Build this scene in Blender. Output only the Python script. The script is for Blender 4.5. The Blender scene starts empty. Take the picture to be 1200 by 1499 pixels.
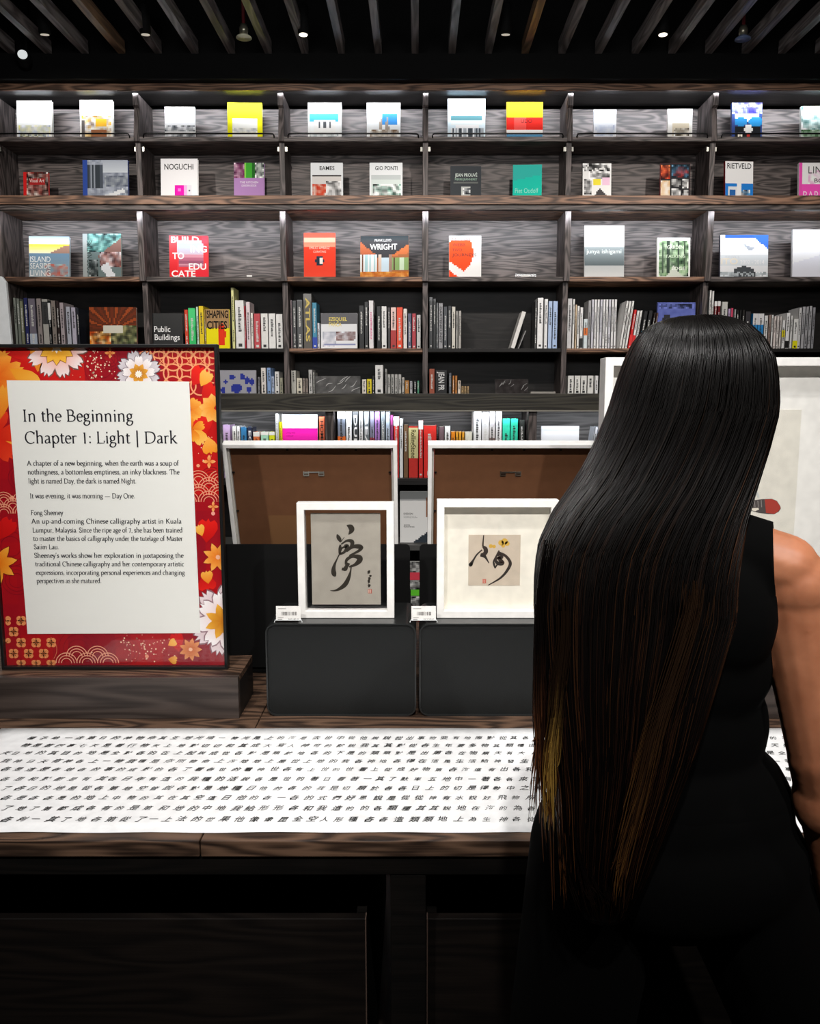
import bpy, bmesh, math, random
import numpy as np
from mathutils import Vector, Matrix, noise as mnoise
C = bpy.context.scene.collection
S = bpy.context.scene
random.seed(7)
# ------------------------------------------------------------------ camera, world, light, exposure
W_, H_ = 1200, 1499
F, CX, CY = 1200.0, 610.0, 749.5
CAMZ = 1.5
PITCH = math.radians(7.9)
cam = bpy.data.objects.new('camera', bpy.data.cameras.new('camera'))
C.objects.link(cam)
cam.location = (0, 0, CAMZ)
cam.rotation_euler = (math.pi/2 - PITCH, 0, 0)
cam.data.sensor_fit = 'VERTICAL'; cam.data.sensor_height = 36; cam.data.sensor_width = 36
cam.data.lens = F/H_*36
cam.data.shift_x = -(CX-600)/H_
cam.data.clip_start = .05
S.camera = cam
S.view_settings.view_transform = 'Standard'
S.view_settings.look = 'None'
S.view_settings.gamma = 1
S.view_settings.use_curve_mapping = False
S.view_settings.exposure = 0.0
w = bpy.data.worlds.new('world'); S.world = w; w.use_nodes = True
w.node_tree.nodes['Background'].inputs[0].default_value = (.9, .95, 1, 1)
w.node_tree.nodes['Background'].inputs[1].default_value = .05

LED_POWER = 34.0     # watts per 5.6 m LED strip
SPOT_SHELF = 100.0    # each ceiling spot aimed at the shelves
SPOT_TABLE = 52.0    # each ceiling spot over the table

def aim(o, tgt):
    d = Vector(tgt) - o.location
    o.rotation_euler = d.to_track_quat('-Z', 'Y').to_euler()
def spot(name, loc, tgt, power, size_deg, col, blend=.6, radius=.04):
    l = bpy.data.lights.new(name, 'SPOT'); l.energy = power; l.spot_size = math.radians(size_deg)
    l.spot_blend = blend; l.color = col; l.shadow_soft_size = radius
    o = bpy.data.objects.new(name, l); C.objects.link(o); o.location = loc; aim(o, tgt)
    return o
def strip_light(name, x0, x1, y, z, power, tilt, col, width=.02, spread=150):
    l = bpy.data.lights.new(name, 'AREA'); l.shape = 'RECTANGLE'; l.size = x1-x0; l.size_y = width
    l.energy = power; l.color = col; l.spread = math.radians(spread)
    o = bpy.data.objects.new(name, l); C.objects.link(o); o.location = ((x0+x1)/2, y, z)
    o.rotation_euler = (math.radians(tilt), 0, 0)
    return o

# ------------------------------------------------------------------ maths helpers
cp, sp = math.cos(PITCH), math.sin(PITCH)
def ray(x, y):
    a = (x-CX)/F; b = (CY-y)/F
    return a, cp + b*sp, -sp + b*cp
def atY(x, y, Y):
    d = ray(x, y); t = Y/d[1]
    return Vector((d[0]*t, Y, CAMZ + d[2]*t))
def atZ(x, y, Z):
    d = ray(x, y); t = (Z-CAMZ)/d[2]
    return Vector((d[0]*t, d[1]*t, Z))
def lin(c):
    if isinstance(c, str):
        c = c.lstrip('#'); c = [int(c[i:i+2], 16)/255 for i in (0, 2, 4)]
    return tuple(v/12.92 if v <= .04045 else ((v+.055)/1.055)**2.4 for v in c)
def mix(a, b, t):
    a = hexrgb(a); b = hexrgb(b)
    return tuple(a[i]*(1-t)+b[i]*t for i in range(3))
def hexrgb(c):
    if isinstance(c, str):
        c = c.lstrip('#'); return tuple(int(c[i:i+2], 16)/255 for i in (0, 2, 4))
    return tuple(c)

# ------------------------------------------------------------------ materials
_m = {}
def nd(nt, t, **k):
    n = nt.nodes.new(t)
    for a, b in k.items(): setattr(n, a, b)
    return n
def mat(col, rough=.5, metal=0, spec=.5, coat=0, name=None, bump=0):
    key = (str(col), rough, metal, spec, coat, bump)
    if key in _m: return _m[key]
    m = bpy.data.materials.new(name or 'paint'); m.use_nodes = True; nt = m.node_tree
    b = nt.nodes['Principled BSDF']
    b.inputs['Roughness'].default_value = rough; b.inputs['Metallic'].default_value = metal
    b.inputs['Specular IOR Level'].default_value = spec
    b.inputs['Coat Weight'].default_value = coat
    c = lin(col)
    n = nd(nt, 'ShaderNodeTexNoise'); n.inputs['Scale'].default_value = 40; n.inputs['Detail'].default_value = 3
    tc = nd(nt, 'ShaderNodeTexCoord'); nt.links.new(tc.outputs['Object'], n.inputs['Vector'])
    r = nd(nt, 'ShaderNodeValToRGB')
    r.color_ramp.elements[0].position = .3; r.color_ramp.elements[1].position = .7
    r.color_ramp.elements[0].color = (*[v*.93 for v in c], 1)
    r.color_ramp.elements[1].color = (*[min(1, v*1.05) for v in c], 1)
    nt.links.new(n.outputs['Fac'], r.inputs[0]); nt.links.new(r.outputs[0], b.inputs['Base Color'])
    if bump:
        bp = nd(nt, 'ShaderNodeBump'); bp.inputs['Strength'].default_value = bump; bp.inputs['Distance'].default_value = .001
        n2 = nd(nt, 'ShaderNodeTexNoise'); n2.inputs['Scale'].default_value = 700
        nt.links.new(tc.outputs['Object'], n2.inputs['Vector'])
        nt.links.new(n2.outputs['Fac'], bp.inputs['Height']); nt.links.new(bp.outputs[0], b.inputs['Normal'])
    _m[key] = m; return m
def wood(name, dark, light, axis='X', scale=1.0, rough=.5, spec=.4, bump=.25):
    if name in _m: return _m[name]
    m = bpy.data.materials.new(name); m.use_nodes = True; nt = m.node_tree; L = nt.links.new
    b = nt.nodes['Principled BSDF']
    geo = nd(nt, 'ShaderNodeNewGeometry')
    mp = nd(nt, 'ShaderNodeMapping')
    s = {'X': (1.0, 5, 9), 'Y': (9, 1.0, 9), 'Z': (9, 5, 1.0)}[axis]
    mp.inputs['Scale'].default_value = [v*scale for v in s]
    L(geo.outputs['Position'], mp.inputs['Vector'])
    n1 = nd(nt, 'ShaderNodeTexNoise'); n1.inputs['Scale'].default_value = 1.3; n1.inputs['Detail'].default_value = 1.5
    L(mp.outputs[0], n1.inputs['Vector'])
    mul = nd(nt, 'ShaderNodeMath', operation='MULTIPLY'); mul.inputs[1].default_value = 52
    L(n1.outputs['Fac'], mul.inputs[0])
    sn = nd(nt, 'ShaderNodeMath', operation='SINE'); L(mul.outputs[0], sn.inputs[0])
    mr = nd(nt, 'ShaderNodeMapRange'); mr.inputs[1].default_value = -1; mr.inputs[2].default_value = 1
    L(sn.outputs[0], mr.inputs[0])
    # fine fibre
    mp2 = nd(nt, 'ShaderNodeMapping'); s2 = {'X': (6, 120, 260), 'Y': (260, 6, 120), 'Z': (260, 120, 6)}[axis]
    mp2.inputs['Scale'].default_value = s2; L(geo.outputs['Position'], mp2.inputs['Vector'])
    n2 = nd(nt, 'ShaderNodeTexNoise'); n2.inputs['Scale'].default_value = 1; n2.inputs['Detail'].default_value = 2
    L(mp2.outputs[0], n2.inputs['Vector'])
    mx = nd(nt, 'ShaderNodeMath', operation='MULTIPLY_ADD'); mx.inputs[1].default_value = .55
    L(mr.outputs[0], mx.inputs[0])
    m3 = nd(nt, 'ShaderNodeMath', operation='MULTIPLY'); m3.inputs[1].default_value = .5
    L(n2.outputs['Fac'], m3.inputs[0]); L(m3.outputs[0], mx.inputs[2])
    r = nd(nt, 'ShaderNodeValToRGB')
    r.color_ramp.elements[0].position = .15; r.color_ramp.elements[1].position = .9
    r.color_ramp.elements[0].color = (*lin(dark), 1); r.color_ramp.elements[1].color = (*lin(light), 1)
    L(mx.outputs[0], r.inputs[0]); L(r.outputs[0], b.inputs['Base Color'])
    b.inputs['Roughness'].default_value = rough; b.inputs['Specular IOR Level'].default_value = spec
    bp = nd(nt, 'ShaderNodeBump'); bp.inputs['Strength'].default_value = bump; bp.inputs['Distance'].default_value = .002
    L(mx.outputs[0], bp.inputs['Height']); L(bp.outputs[0], b.inputs['Normal'])
    _m[name] = m; return m
def attr_mat(name, rough=.45, coat=0, spec=.5):
    if name in _m: return _m[name]
    m = bpy.data.materials.new(name); m.use_nodes = True; nt = m.node_tree
    b = nt.nodes['Principled BSDF']; a = nd(nt, 'ShaderNodeAttribute'); a.attribute_name = 'print'
    nt.links.new(a.outputs['Color'], b.inputs['Base Color'])
    b.inputs['Roughness'].default_value = rough; b.inputs['Coat Weight'].default_value = coat
    b.inputs['Coat Roughness'].default_value = .08; b.inputs['Specular IOR Level'].default_value = spec
    _m[name] = m; return m
def emit(col, s, name='lit'):
    key = ('e', str(col), s)
    if key in _m: return _m[key]
    m = bpy.data.materials.new(name); m.use_nodes = True; nt = m.node_tree
    b = nt.nodes['Principled BSDF']; b.inputs['Emission Color'].default_value = (*lin(col), 1)
    b.inputs['Emission Strength'].default_value = s; b.inputs['Base Color'].default_value = (*lin(col), 1)
    _m[key] = m; return m
def glass(name='clear acrylic', rough=0.02, tint='ffffff', reflect=.06):
    if name in _m: return _m[name]
    m = bpy.data.materials.new(name); m.use_nodes = True; nt = m.node_tree; L = nt.links.new
    nt.nodes.remove(nt.nodes['Principled BSDF']); out = nt.nodes['Material Output']
    tr = nd(nt, 'ShaderNodeBsdfTransparent'); tr.inputs[0].default_value = (*lin(tint), 1)
    gl = nd(nt, 'ShaderNodeBsdfGlossy'); gl.inputs['Roughness'].default_value = rough
    lw = nd(nt, 'ShaderNodeLayerWeight'); lw.inputs['Blend'].default_value = .5
    pw = nd(nt, 'ShaderNodeMath', operation='POWER'); pw.inputs[1].default_value = 5; L(lw.outputs['Facing'], pw.inputs[0])
    fr = nd(nt, 'ShaderNodeMath', operation='MULTIPLY_ADD'); fr.inputs[1].default_value = .9; fr.inputs[2].default_value = reflect*.5; L(pw.outputs[0], fr.inputs[0])
    ms = nd(nt, 'ShaderNodeMixShader'); L(fr.outputs[0], ms.inputs[0]); L(tr.outputs[0], ms.inputs[1]); L(gl.outputs[0], ms.inputs[2])
    L(ms.outputs[0], out.inputs['Surface'])
    _m[name] = m; return m

WOOD = wood('dark oak veneer', '1e1918', '706663', 'X', 1.7)
WOODV = wood('dark oak upright', '231e1c', '6e6462', 'Z', 1.7)
WOODB = wood('brown oak edge', '2e1e16', 'a07a62', 'X', 1.6)
WOODK = wood('shaded oak veneer', '0b0a09', '1a1716', 'X', 1.0, .55)  # the case's oak darkened for unlit shelves, shade put into the colour
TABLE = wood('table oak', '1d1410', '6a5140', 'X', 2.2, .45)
TABLEF = wood('shaded table oak', '080706', '100d0b', 'X', 1.2, .7, .12)  # table oak darkened for the shaded front and underside, shade in the colour
PLINTH = wood('plinth oak', '2a2320', '4a403b', 'X', 1.0, .42)
BLACK = mat('0b0b0b', .5, name='black lacquer')
MATTE = mat('050505', .8, spec=.2, name='matte black')
CHAR = mat('131515', .5, spec=.35, name='charcoal powder coat', bump=.2)
CHARRIM = mat('1c1e1e', .3, spec=.6, name='charcoal rim')
WHITE = mat('eceae6', .4, name='white lacquer')
PAGES = mat('e6e0d2', .8, name='book pages')
BROWN = mat('64412a', .75, spec=.2, name='brown backing board')
METAL = mat('b8b8b0', .3, 1, name='zinc metal')
RODM = mat('0a0a0a', .35, .6, name='black steel')
CREAM = mat('e9e4d6', .7, name='cream mat board')
PRINT = attr_mat('printed paper')
GLOSSP = attr_mat('glossy print', .6, 0, .15)
CLOTHM = mat('040404', .95, spec=.08, name='black cloth')
GLASS = glass()

# ------------------------------------------------------------------ mesh helpers
class MB:
    def __init__(s): s.v = []; s.f = []; s.m = []; s.mi = 0
    def add(s, vs, fs):
        o = len(s.v); s.v += [tuple(v) for v in vs]; s.f += [tuple(i+o for i in f) for f in fs]; s.m += [s.mi]*len(fs)
        return s
    def box(s, x0, x1, y0, y1, z0, z1):
        return s.add([(x0,y0,z0),(x1,y0,z0),(x1,y1,z0),(x0,y1,z0),(x0,y0,z1),(x1,y0,z1),(x1,y1,z1),(x0,y1,z1)],
                     [(0,3,2,1),(4,5,6,7),(0,1,5,4),(1,2,6,5),(2,3,7,6),(3,0,4,7)])
    def prism_y(s, pts, y0, y1):      # pts in (x,z), counter-clockwise seen from -y
        n = len(pts)
        return s.add([(p[0], y0, p[1]) for p in pts]+[(p[0], y1, p[1]) for p in pts],
              [tuple(range(n)), tuple(range(2*n-1, n-1, -1))]+[((i+1) % n, i, i+n, (i+1) % n+n) for i in range(n)])
    def prism_x(s, pts, x0, x1):      # pts in (y,z)
        n = len(pts)
        return s.add([(x0, p[0], p[1]) for p in pts]+[(x1, p[0], p[1]) for p in pts],
              [tuple(range(n-1, -1, -1)), tuple(range(n, 2*n))]+[(i, (i+1) % n, (i+1) % n+n, i+n) for i in range(n)])
    def tube(s, pts, r, seg=6):
        pts = [Vector(p) for p in pts]; n = len(pts)
        rs = r if hasattr(r, '__len__') else [r]*n
        vs = []; up = Vector((0.13, 0.31, .94)).normalized()
        for i, p in enumerate(pts):
            t = (pts[min(i+1, n-1)]-pts[max(i-1, 0)])
            t = t.normalized() if t.length > 1e-9 else Vector((0, 0, 1))
            a = t.cross(up)
            if a.length < .05: a = t.cross(Vector((1, 0, 0)))
            a.normalize(); b = t.cross(a)
            for k in range(seg):
                th = 2*math.pi*k/seg
                vs.append(p + (a*math.cos(th)+b*math.sin(th))*rs[i])
        fs = [(i*seg+k, i*seg+(k+1) % seg, (i+1)*seg+(k+1) % seg, (i+1)*seg+k) for i in range(n-1) for k in range(seg)]
        fs += [tuple(range(seg-1, -1, -1)), tuple(range((n-1)*seg, n*seg))]
        return s.add(vs, fs)
    def lathe(s, prof, c=(0, 0, 0), seg=20):   # prof (r,z)
        vs = []; n = len(prof)
        for r, z in prof:
            for k in range(seg):
                th = 2*math.pi*k/seg; vs.append((c[0]+r*math.cos(th), c[1]+r*math.sin(th), c[2]+z))
        fs = [(i*seg+k, i*seg+(k+1) % seg, (i+1)*seg+(k+1) % seg, (i+1)*seg+k) for i in range(n-1) for k in range(seg)]
        fs += [tuple(range(seg-1, -1, -1)), tuple(range((n-1)*seg, n*seg))]
        return s.add(vs, fs)
    def build(s, name, mats, parent=None, smooth=False, bevel=0, loc=None):
        me = bpy.data.meshes.new(name); me.from_pydata(s.v, [], s.f)
        if not isinstance(mats, (list, tuple)): mats = [mats]
        for m in mats: me.materials.append(m)
        me.polygons.foreach_set('material_index', s.m)
        bm = bmesh.new(); bm.from_mesh(me); bmesh.ops.recalc_face_normals(bm, faces=bm.faces); bm.to_mesh(me); bm.free()
        if smooth: me.polygons.foreach_set('use_smooth', [True]*len(me.polygons))
        o = bpy.data.objects.new(name, me); C.objects.link(o)
        if parent: o.parent = parent
        if loc: o.location = loc
        if bevel:
            b = o.modifiers.new('bevel', 'BEVEL'); b.width = bevel; b.segments = 2; b.limit_method = 'ANGLE'
        return o
def empty(name, loc=(0, 0, 0), rot=(0, 0, 0)):
    o = bpy.data.objects.new(name, None); C.objects.link(o); o.location = loc; o.rotation_euler = rot
    o.empty_display_size = .05
    return o
def tag(o, label, cat, group=None, kind=None):
    o['label'] = label; o['category'] = cat
    if group: o['group'] = group
    if kind: o['kind'] = kind
    return o
def struct(o): o['kind'] = 'structure'; return o
def rrect(x0, x1, z0, z1, r, n=6):
    pts = []
    for cx, cz, a0 in ((x1-r, z0+r, -90), (x1-r, z1-r, 0), (x0+r, z1-r, 90), (x0+r, z0+r, 180)):
        for k in range(n+1):
            a = math.radians(a0+90*k/n); pts.append((cx+r*math.cos(a), cz+r*math.sin(a)))
    return pts

# ------------------------------------------------------------------ print: flat ink on a sheet (u right, v up)
_txt = {}
def text_tris(s, bold=0.0):
    key = (s, bold)
    if key in _txt: return _txt[key]
    c = bpy.data.curves.new('t', 'FONT'); c.body = s; c.size = 1; c.fill_mode = 'FRONT'; c.offset = bold; c.resolution_u = 3
    o = bpy.data.objects.new('t', c); C.objects.link(o)
    me = bpy.data.meshes.new_from_object(o.evaluated_get(bpy.context.evaluated_depsgraph_get()))
    bpy.data.objects.remove(o); bpy.data.curves.remove(c)
    vs = [(v.co.x, v.co.y) for v in me.vertices]; fs = [tuple(p.vertices) for p in me.polygons]
    bpy.data.meshes.remove(me)
    _txt[key] = (vs, fs); return vs, fs
def smooth_pts(pts, n=5):
    out = []
    P = [pts[0]]+list(pts)+[pts[-1]]
    for i in range(1, len(P)-2):
        p0, p1, p2, p3 = P[i-1:i+3]
        for k in range(n):
            t = k/n
            out.append(tuple(.5*((2*b)+(-a+c)*t+(2*a-5*b+4*c-d)*t*t+(-a+3*b-3*c+d)*t**3) for a, b, c, d in zip(p0, p1, p2, p3)))
    out.append(tuple(pts[-1])); return out
class Print:
    def __init__(s): s.v = []; s.f = []; s.c = []; s.n = 0
    def poly(s, pts, col, lay=1):
        o = len(s.v); lay = lay+(s.n % 40)*.01; s.v += [(p[0], p[1], lay) for p in pts]; s.f.append(tuple(range(o, o+len(pts))))
        if isinstance(col, list): s.c.append([(*lin(q), 1) for q in col])
        else: s.c.append([(*lin(col), 1)]*len(pts))
    def rect(s, x0, y0, x1, y1, col, lay=1): s.poly([(x0, y0), (x1, y0), (x1, y1), (x0, y1)], col, lay)
    def fan(s, c, pts, ccol, ecol, lay=1):
        n = len(pts)
        for i in range(n): s.poly([c, pts[i], pts[(i+1) % n]], [ccol, ecol, ecol], lay)
    def disc(s, x, y, r, col, lay=1, n=14, ry=None):
        ry = ry or r
        s.poly([(x+r*math.cos(2*math.pi*k/n), y+ry*math.sin(2*math.pi*k/n)) for k in range(n)], col, lay)
    def ribbon(s, pts, col, lay=1, sm=5):       # pts (x,y,width)
        s.n += 1
        if sm: pts = smooth_pts(pts, sm)
        L = []; R = []
        for i, p in enumerate(pts):
            a = pts[max(i-1, 0)]; b = pts[min(i+1, len(pts)-1)]
            dx, dy = b[0]-a[0], b[1]-a[1]; l = math.hypot(dx, dy) or 1
            w_ = max(p[2], 1e-5)/2; L.append((p[0]-dy/l*w_, p[1]+dx/l*w_)); R.append((p[0]+dy/l*w_, p[1]-dx/l*w_))
        for i in range(len(pts)-1): s.poly([R[i], R[i+1], L[i+1], L[i]], col, lay)
    def ring(s, x, y, r, w_, col, lay=1, a0=0, a1=360, n=24):
        s.ribbon([(x+r*math.cos(math.radians(a0+(a1-a0)*k/n)), y+r*math.sin(math.radians(a0+(a1-a0)*k/n)), w_) for k in range(n+1)], col, lay, 0)
    def text(s, t, x, y, w_=None, h=None, col='111111', lay=3, rot=0, bold=0.0, shear=0):
        vs, fs = text_tris(t, bold)
        if not vs: return
        xs = [v[0] for v in vs]; ys = [v[1] for v in vs]; x0, x1 = min(xs), max(xs)
        sx = (w_/(x1-x0)) if w_ else None; sy = (h/.72) if h else None
        if sx is None: sx = sy
        if sy is None: sy = sx
        o = len(s.v); cr, sr = math.cos(rot), math.sin(rot)
        for v in vs:
            a = (v[0]-x0)*sx; b = v[1]*sy; a += b*shear
            s.v.append((x+a*cr-b*sr, y+a*sr+b*cr, lay))
        for f in fs:
            s.f.append(tuple(i+o for i in f)); s.c.append([(*lin(col), 1)]*len(f))
    def raster(s, arr, x0, y0, x1, y1, lay=1):   # arr[h][w][3] sRGB 0-1, row 0 at top
        h, w_ = arr.shape[:2]; o = len(s.v)
        for j in range(h+1):
            for i in range(w_+1): s.v.append((x0+(x1-x0)*i/w_, y1-(y1-y0)*j/h, lay))
        for j in range(h):
            for i in range(w_):
                a = o+j*(w_+1)+i; s.f.append((a+w_+1, a+w_+2, a+1, a)); s.c.append([(*lin(arr[j, i]), 1)]*4)
    def build(s, name, parent, m=None, y=-.0004, step=.00022, flat=False, loc=None):
        me = bpy.data.meshes.new(name)
        vs = [(v[0], v[1], .0004+v[2]*step) if flat else (v[0], y-v[2]*step, v[1]) for v in s.v]
        me.from_pydata(vs, [], s.f)
        at = me.color_attributes.new('print', 'FLOAT_COLOR', 'CORNER')
        at.data.foreach_set('color', [q for c in s.c for k in c for q in k])
        me.materials.append(m or PRINT)
        # face the reader
        bm = bmesh.new(); bm.from_mesh(me)
        ax = Vector((0, 0, 1)) if flat else Vector((0, -1, 0))
        bm.normal_update()
        bmesh.ops.reverse_faces(bm, faces=[f for f in bm.faces if f.normal.dot(ax) < 0])
        bm.to_mesh(me); bm.free()
        o = bpy.data.objects.new(name, me); C.objects.link(o)
        if parent: o.parent = parent
        if loc: o.location = loc
        return o

# ------------------------------------------------------------------ room
YF = 5.2            # shelf fronts
YB = 5.44           # back panels
ZTOP = atY(600, 122, 5.12).z
SLATZ = 3.47
struct(MB().box(-4, 4, -3, 6, -.05, 0).build('floor', wood('floor oak', '1c1815', '39302a', 'Y', 1)))
struct(MB().box(-4, 4, YB+.06, YB+.16, 0, 4.2).build('wall_back', MATTE))
struct(MB().box(-4.1, -4, -3, 6, 0, 4.2).build('wall_left', mat('1a1816', .7)))
struct(MB().box(4, 4.1, -3, 6, 0, 4.2).build('wall_right', mat('1a1816', .7)))
struct(MB().box(-4, 4, -3.1, -3, 0, 4.2).build('wall_front', mat('2a2825', .7)))
ceil = struct(MB().box(-4, 4, -3, 6, 4.2, 4.3).build('ceiling', MATTE))
SLATM = wood('slat oak', '4a4442', '8a8280', 'Y', 1, .45)
SLATN = wood('slat oak brown', '5a4636', '94765c', 'Y', 1, .45)
sx0 = atZ(607, 0, SLATZ).x
for k in range(-16, 17):
    x = sx0 + k*.2115
    MB().box(x-.02, x+.02, -.5, 5.05, SLATZ, SLATZ+.07).build('ceiling_slat', SLATN if k in (-8, 3) else SLATM, ceil)
struct(MB().box(-4, 4, 5.05, YB+.06, ZTOP+.0, ZTOP+.14).build('trim_1', MATTE))
struct(MB().box(-4, 4, 5.12, YB+.06, ZTOP+.14, 4.2).build('trim_2', MATTE))
# dark service bars above the slats
for i, (y, z) in enumerate(((4.55, 3.78), (4.8, 3.86))):
    b_ = MB()
    b_.box(-3, 3, y, y+.12, z, z+.08); b_.box(-3, 3, y+.03, y+.09, z-.015, z)
    o = b_.build('cable_tray', mat('4a4a4a', .5, .5))
    tag(o, ['grey cable tray above the ceiling slats, nearer one', 'grey cable tray above the ceiling slats, nearer the shelves'][i], 'cable tray')

# ------------------------------------------------------------------ bookcase
case = empty('bookcase', (0, 5.3, 0))
tag(case, 'tall dark oak built-in bookcase with six open bays filling the wall', 'bookcase')
case.location = (0, 0, 0)
XD = [.052+.863*k for k in range(-4, 5)]
XL, XR = -3.4, 3.5
def zY(y, Y=YF): return atY(600, y, Y).z
Z_corn_b = zY(132, 5.12)
# shelf: (name y top px, y bottom px, front Y, material)
def board(name, ytop, ybot, Y, m, yb=YB, x0=XL, x1=XR):
    z1, z0 = zY(ytop, Y), zY(ybot, Y)
    return MB().box(x0, x1, Y, yb, z0, z1).build(name, m, case, bevel=.002), z1, z0
MB().box(XL, XR, 5.12, 5.14, Z_corn_b, ZTOP).build('cornice', WOODB, case, bevel=.003)
MB().box(XL, XR, 5.1402, YB, Z_corn_b+.018, ZTOP).build('top_board', WOODK, case)
rows = {}
_, rows[1], z1b = 0, zY(200, 5.16), zY(207, 5.16)
for k in range(len(XD)-1):                          # one lipped display shelf per bay
    xa, xb = XD[k]+.012, XD[k+1]-.012
    MB().box(xa, xb, 5.16, YB, z1b, rows[1]).build('shelf', WOOD, case, bevel=.002)
    zr = zY(195.5, 5.155)
    MB().tube([(xa+.03, 5.165, rows[1]-.01), (xa+.03, 5.158, zr-.012), (xa+.035, 5.155, zr-.002), (xa+.05, 5.155, zr), (xb-.05, 5.155, zr),
               (xb-.035, 5.155, zr-.002), (xb-.03, 5.158, zr-.012), (xb-.03, 5.165, rows[1]-.01)], .0045, 8).build('book_rail', RODM, case, True)
o, rows[2], z2b = board('shelf', 286, 299, 5.0, WOODB)
MB().box(XL, XR, 5.012, 5.06, zY(306, 5.0), z2b).build('light_pelmet', WOOD, case)
for k in range(len(XD)-1):
    o, rows[3], z3b = board('shelf', 405, 412, 5.17, WOODB if k % 2 else WOOD, x0=XD[k]+.012, x1=XD[k+1]-.012)
    o, rows[4], z4b = board('shelf', 510, 515.5, YF, WOODB if k % 2 else WOODK, x0=XD[k]+.012, x1=XD[k+1]-.012)
Z5 = zY(576, 5.08); Z5b = zY(600, 5.08)
rows[5] = Z5
for k in range(len(XD)-1):
    for za, zb, m in ((Z_corn_b, z1b, WOOD), (z1b, rows[2], WOOD), (z2b, z3b, WOOD), (z3b, z4b, WOODK), (z4b, Z5, WOODK)):
        MB().box(XD[k]+.002, XD[k+1]-.002, YB, YB+.02, zb+.002, za-.002).build('back_panel', m, case)
for x in XD:
    b_ = MB(); b_.prism_x([(5.165, Z_corn_b), (5.165, zY(157, YF)), (5.185, zY(157, YF)-.01), (5.15, z1b), (YB, z1b), (YB, Z_corn_b)][::-1], x-.016, x+.016)
    b_.build('upright', WOODV, case, bevel=.0015)
    MB().box(x-.016, x+.016, 5.18, YB, rows[2], z1b).build('upright', WOODV, case, bevel=.0015)
    MB().box(x-.018, x+.018, 5.15, YB, z3b, z2b).build('upright', WOODV, case, bevel=.0015)
    MB().box(x-.016, x+.016, YF-.01, YB, Z5, z3b).build('upright', WOODV, case, bevel=.0015)
    for s_ in (-1, 1):                              # little chrome shelf pins
        MB().box(min(x+s_*.016, x+s_*.03), max(x+s_*.016, x+s_*.03), 5.2, 5.215, z1b-.045, z1b-.02).build('shelf_pin', METAL, case)
# lower cabinet
low = empty('base_cabinet', (0, 0, 0))
tag(low, 'deeper dark oak base cabinet with open lit shelf under the bookcase', 'cabinet')
YL = 5.08
MB().box(XL, XR, YL, YB, Z5b, Z5).build('top_board', wood('grey oak', '211f1b', '47443b'), low, bevel=.003)
MB().box(XL, XR, YL-.004, YL+.01, zY(602.5, YL), Z5b).build('edge_strip', mat('8a867c', .4), low)
rows[6] = zY(700, YL+.06); rows[7] = zY(797, YL+.06); rows[8] = zY(905, YL+.06)
MB().box(XL, XR, YL+.04, YB, zY(710, YL+.04), rows[6]).build('shelf', WOODK, low, bevel=.002)
MB().box(XL, XR, YL+.04, YB, zY(806, YL+.04), rows[7]).build('shelf', mat('4a4a48', .5), low, bevel=.002)
MB().box(XL, XR, YL+.04, YB, zY(915, YL+.04), rows[8]).build('shelf', WOODK, low, bevel=.002)
MB().box(XL, XR, YL+.04, YB, 0, .1).build('plinth', WOODK, low)
MB().box(XL, XR, YB, YB+.02, rows[6], Z5b).build('back_panel', wood('grey oak panel', '2c2927', '6c6866'), low)
MB().box(XL, XR, YB, YB+.02, .1, rows[6]-.003).build('back_panel', WOODK, low)
for px_ in (-112, 187.5, 483, 778.5, 1074, 1370):
    x = atY(px_, 620, YL+.05).x
    MB().box(x-.026, x+.026, YL+.02, YB, zY(700, YL+.06), Z5b).build('upright', WOODV, low, bevel=.002)
    MB().box(x-.026, x+.026, YL+.05, YB, .1, zY(710, YL+.04)).build('upright', WOODK, low, bevel=.002)
# LED strips (lamps of the case)
LEDC = (.88, .93, 1)
for nm, y_, z_, z_tilt, par in (('led_strip', 5.149, Z_corn_b+.018, 75, case), ('led_strip', 5.068, z2b, 76, case), ('led_strip', YL+.035, Z5b, 58, low)):
    MB().box(XL, XR, y_-.006, y_+.006, z_-.006, z_).build(nm, emit('f2f6ff', 6), par)
    l = strip_light('led_light', XL, XR, y_, z_-.011, LED_POWER*(.2 if par is low else (.5 if z_ > 3 else .38)), z_tilt, LEDC, .008, 96)
for x in (-2.0, -.7, .6, 1.9):                       # ceiling spots on the shelf wall
    spot('shelf_spot', (x, 3.2, 3.4), (x, 5.3, 1.95), SPOT_SHELF, 70, (1, .93, .86))
for x, t in ((-.55, (-.5, 1.75, .9)), (.15, (.15, 1.8, .9)), (.85, (.8, 1.7, .9))):
    spot('table_spot', (x, 1.0, 3.4), t, SPOT_TABLE, 55, (1, .97, .94))
for x, t in ((-.9, (-.65, 1.9, 1.05)), (.1, (.05, 1.95, 1.05)), (1.3, (.75, 1.9, 1.15))):
    spot('front_spot', (x, -.6, 3.4), t, 205, 46, (1, .97, .94), .8)
# added fill light above the view, brightens the ceiling slats; no fixture there
ul = bpy.data.lights.new('slat_fill', 'AREA'); ul.shape = 'RECTANGLE'; ul.size = 3.0; ul.size_y = .4; ul.energy = 42
uo = bpy.data.objects.new('slat_fill', ul); C.objects.link(uo); uo.location = (0, 1.2, 2.75); aim(uo, (0, 4.2, 3.6))

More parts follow.
